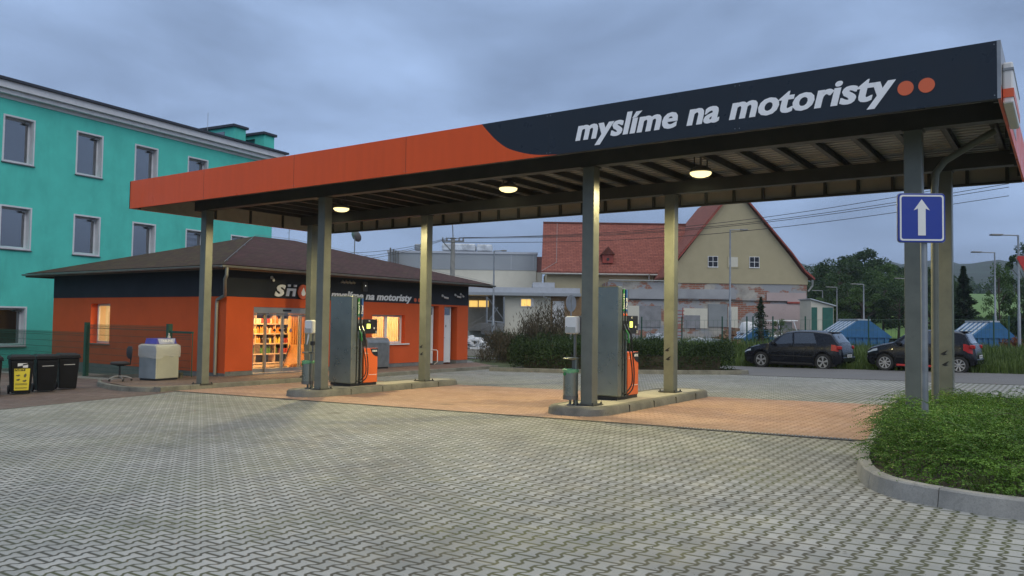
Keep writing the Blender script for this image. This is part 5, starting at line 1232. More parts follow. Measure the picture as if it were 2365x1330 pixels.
golf = dict(L=4.2, W=1.76, wr=.318, wheels=(.87, 3.45), paint=M_paintN,
    top=[(0, .62), (.04, .68), (.25, .80), (.7, .92), (1.15, .99), (1.6, 1.28), (1.95, 1.435), (2.4, 1.49), (3.0, 1.485), (3.5, 1.44), (3.72, 1.40), (4.0, 1.08), (4.12, .96), (4.17, .80), (4.2, .60)],
    belt=[(0, .52), (.05, .60), (.3, .72), (1.1, .90), (2.0, .945), (3.4, .985), (3.9, .98), (4.1, .90), (4.2, .5)],
    wid=[(0, .66), (.06, .80), (.25, .93), (.6, 1), (3.5, 1), (3.95, .96), (4.12, .90), (4.2, .82)],
    bot=[(0, .30), (.15, .22), (.5, .20), (3.8, .22), (4.1, .28), (4.2, .34)],
    windows=[(1.25, 2.22, 1.78, 2.16), (2.30, 3.22, 2.24, 3.02)], wind=(1.20, 1.88), rear=(3.76, 4.04), mirror=1.42, handles=(2.12, 3.02), seams=(1.18, 2.26, 3.2), spokes=5, double=True,
    lamps=[('headlight', M_head, .07, .40, .55, .98, 2, 4), ('taillight', M_tail, 3.78, 4.06, .42, .98, 2, 4)], lampz=.87, plz=.56, sill=M_trimk, spoil=3.72)
make_car('dark navy hatchback with double-spoke alloy wheels, left of the two parked cars', (-3.70, 19.42, G(-3) - .02), R(-4.5), golf).scale = (.89, .95, .97)
kia = dict(L=3.6, W=1.60, wr=.30, wheels=(.68, 3.08), paint=M_paintG,
    top=[(0, .70), (.04, .76), (.2, .86), (.6, .97), (.92, 1.04), (1.35, 1.33), (1.7, 1.455), (2.2, 1.485), (2.8, 1.47), (3.1, 1.44), (3.25, 1.39), (3.42, 1.08), (3.53, .98), (3.58, .80), (3.6, .6)],
    belt=[(0, .58), (.05, .66), (.3, .78), (.95, .93), (2.0, .97), (2.9, 1.03), (3.3, 1.02), (3.5, .92), (3.6, .5)],
    wid=[(0, .70), (.06, .84), (.25, .94), (.5, 1), (3.1, 1), (3.4, .96), (3.6, .86)],
    bot=[(0, .30), (.15, .22), (.5, .20), (3.3, .22), (3.6, .34)],
    windows=[(1.0, 1.85, 1.5, 1.82), (1.92, 2.72, 1.88, 2.58)], wind=(.97, 1.64), rear=(3.27, 3.47), mirror=1.18, handles=(1.8, 2.62), seams=(.95, 1.88, 2.75), spokes=8, double=False,
    lamps=[('headlight', M_head, .06, .42, .6, .99, 2, 4), ('taillight', M_tail, 3.22, 3.50, .35, 1.0, 2, 4)], lampz=.93, plz=.60, sill=M_signred, spoil=3.24)
make_car('small black hatchback with red sill line, half hidden behind the right canopy columns', (.80, 19.06, G(1) + .0), R(-4.5), kia).scale = (.945, .95, .97)

# ================================================================== BACKGROUND BUILDINGS (about 70 m away)
FH, RH = FWD, RGT
def frame_pt(o, a, z, dep=0): q = Vector((o.x, o.y, 0)) + RH * a + FH * dep; return Vector((q.x, q.y, z))
D1 = 70.0
o1 = site(1182.5, 745, D1)                                     # origin of the gable plane
def a_at(px, d=D1): return (px - 1182.5) / F_PX * d
def fprism(mb, poly, dep, th): return mb.prism([(a, z) for a, z in poly], frame_pt(o1, 0, 0, dep), RH, Vector((0, 0, 1)), FH, th)
def Z1(py, px, d=D1): return site(px, py, d).z
gbn = thing('gabled_house', 'big mustard gabled house with red tiled roof and half stripped lower wall', 'house', tuple(frame_pt(o1, a_at(1700), 0, 8)))
aL, aR, aP = a_at(1541), a_at(1866), a_at(1697); zE = 5.75; zP = 13.6
brk = NB('stripped brick and plaster wall'); br = brk.n('ShaderNodeTexBrick'); br.inputs['Scale'].default_value = 1; br.inputs['Brick Width'].default_value = .5; br.inputs['Row Height'].default_value = .17; br.inputs['Mortar Size'].default_value = .02
br.inputs['Color1'].default_value = (.34, .13, .08, 1); br.inputs['Color2'].default_value = (.26, .11, .075, 1); br.inputs['Mortar'].default_value = (.3, .27, .23, 1)
mpn = brk.n('ShaderNodeMapping'); mpn.inputs['Rotation'].default_value = (R(90), 0, 0); brk.t.links.new(brk.coord(), mpn.inputs[0]); brk.t.links.new(mpn.outputs[0], br.inputs[0])
pl_ = brk.ramp(brk.noise(.9, 7, .7), .35, .65, (.26, .25, .23), (.46, .43, .38)); pl_ = brk.mix(brk.step(brk.noise(.35, 3), .5, .56), pl_, (.31, .32, .34))
cc = brk.mix(brk.step(brk.noise(.5, 5, .6, vec=brk.coord(scale=(1, 1, 1.6))), .52, .56), pl_, br.outputs[0]); brk.bump(brk.noise(6, 5), .5, .03); M_strip = brk.fin(cc, .9)
# depth 0 = facade
fprism(MB(), [(aL - .0, 5.15), (aR, 5.15), (aR, zE), (aR - .55, zE + .55), (aR - 1.6, zE + 1.95), (aP, zP), (aL + .0, zE + .1)], 0, 14).build('gable_wall', M_mustard, gbn)
fprism(MB(), [(a_at(1405), -.8), (aR - .05, -.8), (aR - .05, 5.15), (aL, 5.15), (aL, 5.2), (a_at(1405), 5.2)], .08, 13.8).build('lower_wall', M_strip, gbn)
# roof slabs following the flared gable outline
def slab(mb, pts, th, d0, d1):
    up = [(a, z + th) for a, z in pts]; poly = pts + up[::-1]; fprism(mb, poly, d0, d1 - d0)
rf = MB(); slab(rf, [(aR + .45, zE - .15), (aR - .35, zE + .50), (aR - 1.45, zE + 2.0), (aP, zP + .02)], .20, -.35, 14); slab(rf, [(aP, zP + .02), (aL + .9, zE + 1.6), (aL - .35, zE - .2)], .20, -.35, 14)
r_ = rf.build('roof', M_tile, gbn); uv_faces(r_)
rf = MB(); slab(rf, [(aR + .47, zE - .2), (aR - .33, zE + .45), (aR - 1.42, zE + 1.94), (aP, zP - .04)], .15, -.45, -.352); slab(rf, [(aP, zP - .06), (aL + .92, zE + 1.54), (aL - .33, zE - .24)], .15, -.45, -.352); rf.build('verge_board', M_rust, gbn)
MB().tube([frame_pt(o1, aR + .35, zE - .2, -.2), frame_pt(o1, aR + .35, zE - .7, -.15), frame_pt(o1, aR - .0, zE - 1.2, -.1)], .09, 8).build('down_pipe', M_zinc, gbn)
# wing to the left with its own tiled slope
aW0 = a_at(1256, 76) - .4; aW1 = aL + 1.5; zWe, zWr = 6.25, 11.25
fprism(MB(), [(aW0 + .6, -.5), (aW1, -.5), (aW1, zWe), (aW0 + .6, zWe)], 5.0, 8).build('wing_wall', M_mustard, gbn)
pA, pB = frame_pt(o1, aW0 + .05, zWe - .15, 4.45), frame_pt(o1, aW1 + .6, zWe - .15, 4.45); pC, pD = frame_pt(o1, a_at(1530, 78) + 2.5, zWr, 9.2), frame_pt(o1, aW0 + .35, zWr, 9.2)
up = Vector((0, 0, .2)); wr_ = MB().add([pA, pB, pC, pD, pA + up, pB + up, pC + up, pD + up], [(4, 5, 6, 7), (0, 3, 2, 1), (0, 1, 5, 4), (1, 2, 6, 5), (2, 3, 7, 6), (3, 0, 4, 7)]).build('roof', M_tile, gbn); uv_faces(wr_)
MB().tube([pA + Vector((0, 0, -.02)) - FH * .08, pB + Vector((0, 0, -.02)) - FH * .08], .09, 8).build('gutter', M_zinc, gbn)
MB().tube([pD + up, pC + up], .12, 8).build('ridge_tiles', M_tile, gbn)
MB().tube([lerp(pA + up, pD + up, t_ / 6) if t_ else pA + up for t_ in range(7)][0:1] + [tuple(Vector(lerp(pA + up, pD + up, t_ / 6)) + RH * 1.4 + Vector((0, 0, .06))) for t_ in range(1, 7)], .02, 4).build('lightning_wire', M_galv, gbn)
for px in (1530 - 25, ): MB().tube([frame_pt(o1, a_at(1518), zWe - .1, 4.3), frame_pt(o1, a_at(1518), 5.2, 4.4)], .08, 8).build('down_pipe', M_zinc, gbn)
# little roof dormer
dm = fprism(MB(), [(a_at(1388, 76), 7.2), (a_at(1412, 76), 7.2), (a_at(1412, 76), 8.05), (a_at(1388, 76), 8.05)], 5.05, 1.4).build('dormer', M_rust, gbn)
fprism(MB(), [(a_at(1384, 76), 8.0), (a_at(1416, 76), 8.0), (a_at(1400, 76), 8.75)], 4.85, 3.2).build('dormer_roof', M_tile, dm)
MB().lathe([(.14, 0), (.14, .03)], n=14, M=Matrix.Translation(frame_pt(o1, a_at(1400, 76), 7.55, 5.02)) @ Matrix.Rotation(YAW, 4, 'Z') @ Matrix.Rotation(R(90), 4, 'X')).build('dormer_hole', M_black, dm)
# gable windows
for i, px in enumerate((1646, 1693, 1742)):
    a = a_at(px); z = 7.05
    if i == 1: f_ = fprism(MB(), [(a - .48, z - .5), (a + .48, z - .5), (a + .48, z + .52), (a - .48, z + .52)], -.05, .04).build('blind_window', M_mustard, gbn); fprism(MB(), [(a - .40, z - .42), (a + .40, z - .42), (a + .40, z + .44), (a - .40, z + .44)], -.052, .01).build('blind_panel', M_cream, f_); continue
    m_ = MB()
    for (u0, u1, z0, z1) in ((-.46, .46, -.5, -.42), (-.44, .44, .46, .5), (-.44, -.40, -.42, .46), (.40, .44, -.42, .46), (-.022, .022, -.42, .46), (-.40, .40, -.0, .04)): fprism(m_, [(a + u0, z + z0), (a + u1, z + z0), (a + u1, z + z1), (a + u0, z + z1)], -.05, .05)
    f_ = m_.build('window', M_white, gbn); fprism(MB(), [(a - .40, z - .42), (a + .40, z - .42), (a + .40, z + .46), (a - .40, z + .46)], -.02, .015).build('pane', plain('dark pane', (.02, .022, .03), .15, spec=.3), f_)
# lower wall details
def rect(px0, px1, py0, py1, dep, th, nm, mat, par=gbn):
    pm = (px0 + px1) / 2; return fprism(MB(), [(a_at(px0), Z1(py1, pm)), (a_at(px1), Z1(py1, pm)), (a_at(px1), Z1(py0, pm)), (a_at(px0), Z1(py0, pm))], dep, th).build(nm, mat, par)
M_pink = plain('pink insulation board', (.46, .37, .36), .8, var=.08, scale=.5, dirt=.15); M_grblk = plain('grey block infill', (.24, .245, .26), .9, var=.2, scale=2, bump=.4, bscale=8)
rect(1771, 1862, 676, 697, .0, .08, 'insulation_panel', M_pink); rect(1764, 1864, 702, 760, .0, .08, 'insulation_panel', M_pink)
rect(1636, 1680, 702, 755, -.02, .10, 'steel_door', plain('grey steel door', (.23, .25, .26), .5, var=.08, scale=1))
rect(1476, 1527, 706, 755, .0, .08, 'infill_patch', M_grblk); rect(1450, 1476, 706, 748, .0, .08, 'plaster_patch', M_cream); rect(1577, 1634, 712, 758, .0, .08, 'plaster_patch', M_cream)
rect(1682, 1704, 708, 758, .0, .08, 'plaster_patch', M_cream); rect(1578, 1617, 728, 758, -.01, .09, 'infill_patch', M_grblk)
rect(1566, 1700, 668, 690, .01, .07, 'infill_patch', plain('grey render patch', (.33, .34, .36), .9, var=.15, scale=.8)); rect(1452, 1560, 668, 690, .01, .07, 'infill_patch', plain('grey render patch', (.33, .34, .36), .9))
rect(1818, 1867, 697, 701, -.1, .12, 'red_beam', M_rust); rect(1452, 1818, 692.5, 694.5, -.06, .06, 'cable_run', M_black)
MB().tube([frame_pt(o1, a_at(1405), 5.3, -.1), frame_pt(o1, aL + .1, 5.3, -.1)], .06, 6).build('coping', M_zinc, gbn)
worldly(gbn)

# white factory hall
D2 = 80.0
o2 = site(1182.5, 745, D2)
def fp2(mb, px0, px1, py0, py1, dep, th, D=D2):
    pm = (px0 + px1) / 2; oo = site(1182.5, 745, D)
    return mb.prism([(a_at(px0, D), site(pm, py1, D).z), (a_at(px1, D), site(pm, py1, D).z), (a_at(px1, D), site(pm, py0, D).z), (a_at(px0, D), site(pm, py0, D).z)], Vector((oo.x, oo.y, 0)) + FH * dep, RH, Vector((0, 0, 1)), FH, th)
fh = thing('factory_hall', 'white and grey flat-roofed factory hall with a lean-to and lit windows', 'factory', tuple(frame_pt(o2, -6, 0, 6)))
M_greyclad = plain('blue grey cladding', (.30, .33, .36), .5, .1, var=.06, scale=.4); M_greyroof = plain('grey roof edge', (.44, .47, .52), .5, .2, var=.06)
fp2(MB(), 893, 1237, 622, 800, 0, 16).build('white_wall', M_cream, fh)
fp2(MB(), 893, 1238, 585, 622, -.05, 16).build('upper_cladding', M_greyclad, fh)
fp2(MB(), 891, 1240, 580, 585, -.15, 16.2).build('roof_edge', M_greyroof, fh)
for px in (1178, 1229): fp2(MB(), px, px + 1.2, 587, 622, -.07, .03).build('cladding_joint', M_greyroof, fh)
# side of the hall running back to the right
fp2(MB(), 1237.5, 1252, 592, 628, .2, 12).build('side_cladding', plain('red brown cladding', (.22, .10, .09), .5), fh); fp2(MB(), 1237.5, 1251, 628, 662, .22, 12).build('side_wall', M_cream, fh)
# roof plant
M_film = plain('silver wrap', (.5, .54, .58), .3, .1, var=.35, scale=1.5, bump=.8, bscale=3)
def plant(px0, px1, py0, py1, dep, th, label, mat, legs=True):
    t = thing('roof_unit', label, 'roof plant', tuple(site((px0 + px1) / 2, py1, D2 + dep)), 0)
    fp2(MB(), px0, px1, py0, py1 - 5, dep, th).build('casing', mat, t, bevel=.12)
    m_ = MB()
    for px in (px0 + 2, (px0 + px1) / 2, px1 - 3): fp2(m_, px, px + 1.2, py1 - 6, py1 + 1, dep + .3, .1)
    m_.build('legs', M_galv, t); return worldly(t)
plant(1013, 1093, 557, 579, 2, 3, 'long foil-wrapped roof unit behind the concrete pole', M_film); plant(1096, 1133, 559, 580, 2, 3, 'shorter foil-wrapped roof unit right of the long one', M_film)
plant(948, 968, 558, 578, 2, 2, 'small dark-bottomed fan unit on the left of the factory roof', M_galv)
for k, px in enumerate((902, 909, 914, 920)): MB().tube([site(px, 625, 79.5), site(px, 572 + 3 * k, 79.5)], .09, 6).build('vent_pipe', M_inoxd, fh)
# lean-to
D3 = 74.0
fp2(MB(), 1075, 1338, 664, 676, -.4, 7, D3).build('lean_to_roof', M_greyroof, fh); fp2(MB(), 1070, 1340, 676, 683, -.7, 7, D3).build('roof_edge', M_greyclad, fh)
fp2(MB(), 1230, 1280, 652, 664, 0, 5, D3).build('parapet', M_greyroof, fh); 
fp2(MB(), 1164, 1272, 683.5, 790, .2, 6, D3).build('lean_to_wall', M_cream, fh); fp2(MB(), 1075, 1164, 683.5, 765, 3.2, 3, D3).build('recessed_wall', plain('grey brown render', (.24, .22, .18), .9, var=.1), fh)
fp2(MB(), 1272, 1345, 683.5, 790, .3, 5, D3).build('wood_wall', plain('tan boards', (.32, .20, .10), .8, var=.15), fh); fp2(MB(), 1276, 1303, 695, 780, .15, .2, D3).build('white_gate', M_white, fh)
for (a_, b_) in ((1079, 1099), (1102, 1125)): w_ = fp2(MB(), a_, b_, 692, 707, 3.1, .08, D3).build('lit_window', M_litwin, fh)
w_ = fp2(MB(), 1201, 1232, 688.5, 708.5, .12, .07, D3).build('window_frame', M_white, fh)
for (a_, b_) in ((1203.5, 1215.5), (1216.5, 1225)): fp2(MB(), a_, b_, 691, 706.5, .10, .02, D3).build('lit_pane', M_litwin, w_)
m_ = MB()
for px in (1124.5, 1164): m_.tube([site(px, 685, 73.6), site(px, 752, 73.6)], .09, 6)
m_.tube([site(1126, 687, 73.6), site(1163, 738, 73.6)], .05, 5).tube([site(1126, 745, 73.6), site(1150, 710, 73.6)], .05, 5).tube([site(1124, 741, 73.6), site(1164, 745, 73.6)], .08, 6); m_.build('steel_frame', M_galv, fh)
m_ = MB(); 
for k in range(8): m_.box(site(1093 + k * 4, 762 - k * 2.2, 72), (1.2, 1.0, .05), rz=YAW)
m_.tube([site(1090, 748, 72), site(1121, 728, 72), site(1121, 752, 72)], .03, 5); m_.build('outside_stair', M_inoxd, fh)
fp2(MB(), 1112, 1165, 746, 772, -1, 3, D3).build('loading_dock', M_plinth, fh)
m_ = MB(); m_.tube([site(1272, 693, 73.4), site(1253, 684, 73.4)], .05, 5); m_.build('down_pipe', M_galv, fh)
worldly(fh)
t = thing('roof_fan', 'square white-faced air unit standing on the lean-to roof before the tiled slope', 'roof plant', tuple(site(1318, 664, 75)))
fp2(MB(), 1303, 1332, 602, 628, 1, 2.6, 75).build('casing', M_inoxd, t, bevel=.1); fp2(MB(), 1305, 1330, 603, 614, .8, .2, 75).build('hood', M_white, t); fp2(MB(), 1306, 1329, 615, 627, .85, .15, 75).build('grille', M_black, t)
fp2(MB(), 1303, 1345, 628, 640, 1, 2.4, 75).build('base_frame', M_galv, t); fp2(MB(), 1296, 1308, 640, 664, 1, 2, 75).build('duct', M_greyroof, t); fp2(MB(), 1310, 1345, 645, 662, 1.5, 1.5, 75).build('duct', M_inoxd, t); worldly(t)
# ================================================================== VEGETATION
rng = np.random.default_rng(7)
def quads(cent, size, dirs=None, aspect=.5, rg=rng, flat=.6):
    """one leaf quad per centre"""
    n = len(cent)
    if dirs is None: dirs = rg.normal(size=(n, 3))
    d = dirs / (np.linalg.norm(dirs, axis=1, keepdims=True) + 1e-9)
    q = rg.normal(size=(n, 3)); q[:, 2] *= flat; s = np.cross(d, q); s /= (np.linalg.norm(s, axis=1, keepdims=True) + 1e-9)
    sz = np.asarray(size) * np.ones(n); L_ = d * sz[:, None]; W_ = s * (sz * aspect)[:, None]
    v = np.stack([cent - L_ * .5, cent + W_ * .5, cent + L_ * .5, cent - W_ * .5], axis=1)
    return v.reshape(-1, 3)
def inside(poly, x, y):
    r_ = np.zeros(len(x), bool); j = len(poly) - 1
    for i in range(len(poly)):
        xi, yi = poly[i]; xj, yj = poly[j]
        c = ((yi > y) != (yj > y)) & (x < (xj - xi) * (y - yi) / (yj - yi + 1e-12) + xi); r_ ^= c; j = i
    return r_

# ---- foreground juniper-like bed: arching twigs, each with two rows of small leaves
def cotoneaster():
    poly = [(4.15, 4.9), (4.45, 1.5), (4.68, -.86), (4.83, -2.2), (5.0, -3.2), (5.17, -3.78), (5.47, -4.16), (6.0, -4.42), (6.8, -4.55), (9.3, -4.68), (9.6, 4.8)]
    V = []; stems = []
    r = np.random.default_rng(3)
    nt_ = 0
    P_ = np.array([(a, b) for a, b in poly])
    while nt_ < 5600:
        x, y = r.uniform(4.1, 8.6), r.uniform(-4.7, 4.9)
        if not inside(poly, np.array([x]), np.array([y]))[0]: continue
        if x > 7.2 and y > -1 and r.random() < .6: continue
        nt_ += 1
        # distance to the near outline lowers the shrub at its rim
        de = min(np.hypot(P_[:-1, 0] - x, P_[:-1, 1] - y).min(), 1.0)
        ed = np.inf
        for i in range(9):
            a = P_[i]; b = P_[i + 1]; t_ = np.clip(((x - a[0]) * (b - a)[0] + (y - a[1]) * (b - a)[1]) / ((b - a) @ (b - a)), 0, 1); ed = min(ed, np.hypot(*(a + (b - a) * t_ - (x, y))))
        hump = .37 + .10 * math.sin(x * 2.1 + y * 1.3) + .09 * math.sin(y * 3.7 - x * 1.9)
        H = (hump + .12 * (math.sin(x * 6.1 + 1.3 * math.sin(y * 4.3)) * math.sin(y * 6.7 + 1.1 * math.sin(x * 5.2)))) * min(1, .38 + ed / .4) * r.uniform(.45, 1.06)
        H *= max(.38, 1 - .12 * max(0, y + .8))
        Lt = r.uniform(.32, .70) * (1.2 if r.random() < .08 else 1) * min(1, .55 + ed * .8)
        az = r.normal(math.pi * 1.0, .75) if r.random() < .75 else r.uniform(0, 6.28)
        if ed < .24 and y < 4:      # outer twigs arch out over the kerb
            bi, bd = 0, 9
            for i in range(9):
                a = P_[i]; b = P_[i + 1]; t_ = np.clip(((x - a[0]) * (b - a)[0] + (y - a[1]) * (b - a)[1]) / ((b - a) @ (b - a)), 0, 1); q_ = a + (b - a) * t_; dq = np.hypot(*(q_ - (x, y)))
                if dq < bd: bd = dq; bq = q_
            az = math.atan2(bq[1] - y, bq[0] - x) + r.normal(0, .6); Lt *= (.45 if y > -2.4 else .8)
        dirx, diry = math.cos(az), math.sin(az)
        n = int(Lt / .015)
        s = np.linspace(0, 1, n); arch = r.uniform(.03, .15)
        if r.random() < .10 and ed > .25: arch += r.uniform(.08, .2); Lt *= 1.35
        px = x + dirx * Lt * s; py = y + diry * Lt * s * .8; pz = G(x) + .10 + H - .10 + arch * (np.sin(s * 2.0) - .35 * s ** 2 * 1.6) + r.normal(0, .004, n)
        c = np.stack([px, py, pz], 1); tang = np.gradient(c, axis=0); tang /= np.linalg.norm(tang, axis=1, keepdims=True)
        side = np.cross(tang, (0, 0, 1)); side /= np.linalg.norm(side, axis=1, keepdims=True)
        for sg in (-1, 1):
            dd = side * sg + tang * .75 + r.normal(0, .28, (n, 3)); ln = (.026 - .011 * s) * r.uniform(.8, 1.25, n)
            V.append(quads(c + dd * .5 * ln[:, None], ln * 1.15, dd, .5, r))
        if r.random() < .5: stems.append(c[::max(1, n // 5)])
    # dense low underlayer
    m_ = 70000; xx = r.uniform(4.2, 8.8, m_); yy = r.uniform(-4.7, 4.8, m_); k = inside(poly, xx, yy); xx, yy = xx[k], yy[k]
    ed = np.full(len(xx), 9.)
    for i in range(9):
        a = P_[i]; b = P_[i + 1]; ab = b - a; t_ = np.clip(((xx - a[0]) * ab[0] + (yy - a[1]) * ab[1]) / (ab @ ab), 0, 1); ed = np.minimum(ed, np.hypot(a[0] + ab[0] * t_ - xx, a[1] + ab[1] * t_ - yy))
    zz = GX * xx + .08 + r.uniform(.0, 1, len(xx)) * .25 * np.clip(1 - .13 * (yy + .8), .35, 1) * np.minimum(1, .35 + ed / .3)
    V.append(quads(np.stack([xx, yy, zz], 1), r.uniform(.02, .036, len(xx)), None, .55, r))
    o = np_mesh('juniper_ground_cover', np.concatenate(V), None, M_leafN); tag(o, 'dense bright green spreading shrubs with arching feathery twigs filling the kerbed bed at the right', 'shrubs', kind='stuff')
    mb = MB()
    for s_ in stems[:1100]: mb.tube([tuple(q) for q in s_], .0022, 3, False)
    o2_ = mb.build('twigs', M_bark, o)
cotoneaster()
# dead straw tuft and a few bare twigs at the front edge of the bed
vs = []
r = np.random.default_rng(5)
for k in range(130):
    bx_, by_ = 6.05 + r.normal(0, .12), -4.18 + r.normal(0, .07); a = r.uniform(0, 6.28); l_ = r.uniform(.08, .24); top = np.array([bx_ + math.cos(a) * l_ * .7, by_ + math.sin(a) * l_ * .5, G(6) + .10 + l_ * .75]); b0 = np.array([bx_, by_, G(6) + .09])
    w_ = np.array([.003, .002, 0]); vs += [b0 - w_, b0 + w_, top + w_ * .3, top - w_ * .3]
tag(np_mesh('grass_tuft', np.array(vs), None, M_grassb), 'pale yellow green grass tuft at the front edge of the shrub bed', 'grass')

# ---- hedge behind the pumps
def hedge(name, poly, h, n, mat, label, size=(.05, .09), seed=1, hmap=None, twigs=0, kind=None, cat='hedge', base=.05, edge=.5):
    r = np.random.default_rng(seed); P_ = np.array(poly + [poly[0]], float)
    lo, hi = P_.min(0), P_.max(0); out = []; tot = 0
    while tot < n:
        m_ = n * 2; xx = r.uniform(lo[0], hi[0], m_); yy = r.uniform(lo[1], hi[1], m_); k = inside(poly, xx, yy); xx, yy = xx[k], yy[k]
        ed = np.full(len(xx), 9.)
        for i in range(len(P_) - 1):
            a = P_[i]; ab = P_[i + 1] - a; t_ = np.clip(((xx - a[0]) * ab[0] + (yy - a[1]) * ab[1]) / (ab @ ab), 0, 1); ed = np.minimum(ed, np.hypot(a[0] + ab[0] * t_ - xx, a[1] + ab[1] * t_ - yy))
        hh = h * (1 + .10 * np.sin(xx * 2.3 + yy) + .08 * np.sin(yy * 3.1 - xx * 1.7) + .05 * np.sin(xx * 7)) 
        if hmap: hh = hh * hmap(xx, yy)
        top = hh * np.minimum(1, .62 + ed / edge); u_ = r.random(len(xx)) ** .55; z = base + top * u_
        keep = (u_ > .6) | (ed < .4); xx, yy, z = xx[keep], yy[keep], z[keep]
        j = r.normal(0, .035, (len(xx), 3)); gg = GX * np.clip(xx, -30, 20)
        out.append(np.stack([xx, yy, z + gg], 1) + j); tot += len(xx)
    c = np.concatenate(out)[:n]
    d = r.normal(size=(len(c), 3)); d[:, 2] = np.abs(d[:, 2]) + .2
    V = [quads(c, r.uniform(size[0], size[1], len(c)), d, .5, r)]
    if twigs:
        k = r.choice(len(c), twigs); b = c[k]; dv = r.normal(0, .35, (twigs, 3)); dv[:, 2] = r.uniform(.4, 1, twigs); tip = b + dv * r.uniform(.15, .45, (twigs, 1)); w_ = np.array([.008, .006, 0]); V.append(np.stack([b - w_, b + w_, tip + w_ * .4, tip - w_ * .4], 1).reshape(-1, 3))
    o = np_mesh(name, np.concatenate(V), None, mat); tag(o, label, cat, kind=kind)
    core = MB(); q = [(x, y) for x, y in poly]; cx_ = sum(a for a, b in q) / len(q); cy_ = sum(b for a, b in q) / len(q)
    m2 = [(cx_ + (a - cx_) * .86, cy_ + (b - cy_) * .86) for a, b in q]; n_ = len(m2)
    hc = [h * .55 * (float(hmap(np.array([a]), np.array([b]))[0]) if hmap else 1) for a, b in m2]
    core.add([(a, b, G(a) + base) for a, b in m2] + [(a, b, G(a) + base + c_) for (a, b), c_ in zip(m2, hc)], [tuple(range(n_, 2 * n_))] + [(i, (i + 1) % n_, n_ + (i + 1) % n_, n_ + i) for i in range(n_)]); core.build('inner_branches', M_soil, o)
    return o
hedge('clipped_hedge', [(-9.6, 11.1), (-7, 11.25), (-3.6, 12.6), (-2.2, 13.35), (-2.35, 13.75), (-4, 14.5), (-9.6, 14.5)], .92, 42000, M_leafH, 'broad dark green hedge in the kerbed bed beyond the two pump islands', seed=2, twigs=1600)
hedge('young_shrubs', [(-18, 21.5), (-14, 17.6), (-10.4, 14.2), (-9.7, 14.6), (-9.7, 18.0), (-15, 25)], 1.25, 30000, M_leafH, 'looser dark shrubs continuing the hedge towards the shop corner', size=(.06, .11), seed=4, twigs=1600, cat='shrubs', kind='stuff', hmap=lambda x, y: .75 + .25 * np.sin(x * 1.7) + .0 * y)

def weeds(name, poly, n, h, mat, label, seed, kind='stuff', wid=.012, lean=.4, base=0.0, cat='weeds'):
    r = np.random.default_rng(seed); P_ = np.array(poly, float); lo, hi = P_.min(0), P_.max(0); xs_, ys_ = [], []
    while sum(map(len, xs_)) < n:
        xx = r.uniform(lo[0], hi[0], n); yy = r.uniform(lo[1], hi[1], n); k = inside(poly, xx, yy); xs_.append(xx[k]); ys_.append(yy[k])
    x = np.concatenate(xs_)[:n]; y = np.concatenate(ys_)[:n]; z = GX * np.clip(x, -30, 20) + base
    L_ = h * r.uniform(.45, 1.1, n) * (1 + .3 * np.sin(x * 1.9 + 1.2 * y)); a = r.uniform(0, 6.28, n); lx = np.cos(a) * L_ * lean * r.random(n); ly = np.sin(a) * L_ * lean * r.random(n)
    w_ = np.stack([np.cos(a + 1.57), np.sin(a + 1.57), 0 * a], 1) * (wid * r.uniform(.6, 1.4, n))[:, None]
    b = np.stack([x, y, z], 1); m_ = b + np.stack([lx * .35, ly * .35, L_ * .6], 1); t_ = b + np.stack([lx, ly, L_], 1)
    V = np.concatenate([np.stack([b - w_, b + w_, m_ + w_ * .8, m_ - w_ * .8], 1), np.stack([m_ - w_ * .8, m_ + w_ * .8, t_ + w_ * .2, t_ - w_ * .2], 1)]).reshape(-1, 3)
    return tag(np_mesh(name, V, None, mat), label, cat, kind=kind)
weeds('verge_grass', [(-6, 18.95), (8, 17.9), (16, 17.2), (16, 25), (-9, 30), (-8, 20)], 42000, .34, M_grassb, 'rough green and straw coloured grass on the verge where the two cars are parked', 12, wid=.014)
weeds('tall_weeds', [(-17, 24.5), (-8, 20.8), (-3, 25), (-6, 36), (-24, 46), (-30, 38)], 30000, .75, M_grassb, 'tall rough weeds behind the hedge and the concrete pole', 13, wid=.022)
weeds('tall_weeds', [(-2, 22), (14, 20), (20, 32), (-4, 34)], 26000, .62, M_grassb, 'rough tall grass behind the parked cars, around the blue containers', 14, wid=.02)

def bush(name, label, loc, rx, rz, n, mat, seed, size=(.08, .16), stems=14, group=None, cat='shrub', dry=0):
    r = np.random.default_rng(seed); t = thing(name, label, cat, loc, 0, group)
    nc = 26; cc = r.normal(size=(nc, 3)); cc /= np.linalg.norm(cc, axis=1, keepdims=True); cc *= r.uniform(.3, .92, (nc, 1)) ** .6; cc[:, 2] = np.abs(cc[:, 2])
    c = (cc[r.integers(0, nc, n)] + r.normal(0, .14, (n, 3))) * np.array([rx, rx, rz]); c[:, 2] = np.abs(c[:, 2])
    d = r.normal(size=(n, 3)); d[:, 2] = np.abs(d[:, 2]) + (1.6 if dry else .3)
    np_mesh('foliage', quads(c, r.uniform(*size, n), d, .16 if dry else .5, r), None, mat, t)
    mb = MB()
    for k in range(stems): q = cc[k] * np.array([rx, rx, rz]) * .95; mb.tube([(q[0] * .12, q[1] * .12, 0), (q[0] * .5, q[1] * .5, q[2] * .55), tuple(q)], [.018, .012, .005], 4, False)
    mb.build('stems', M_bark, t); return t
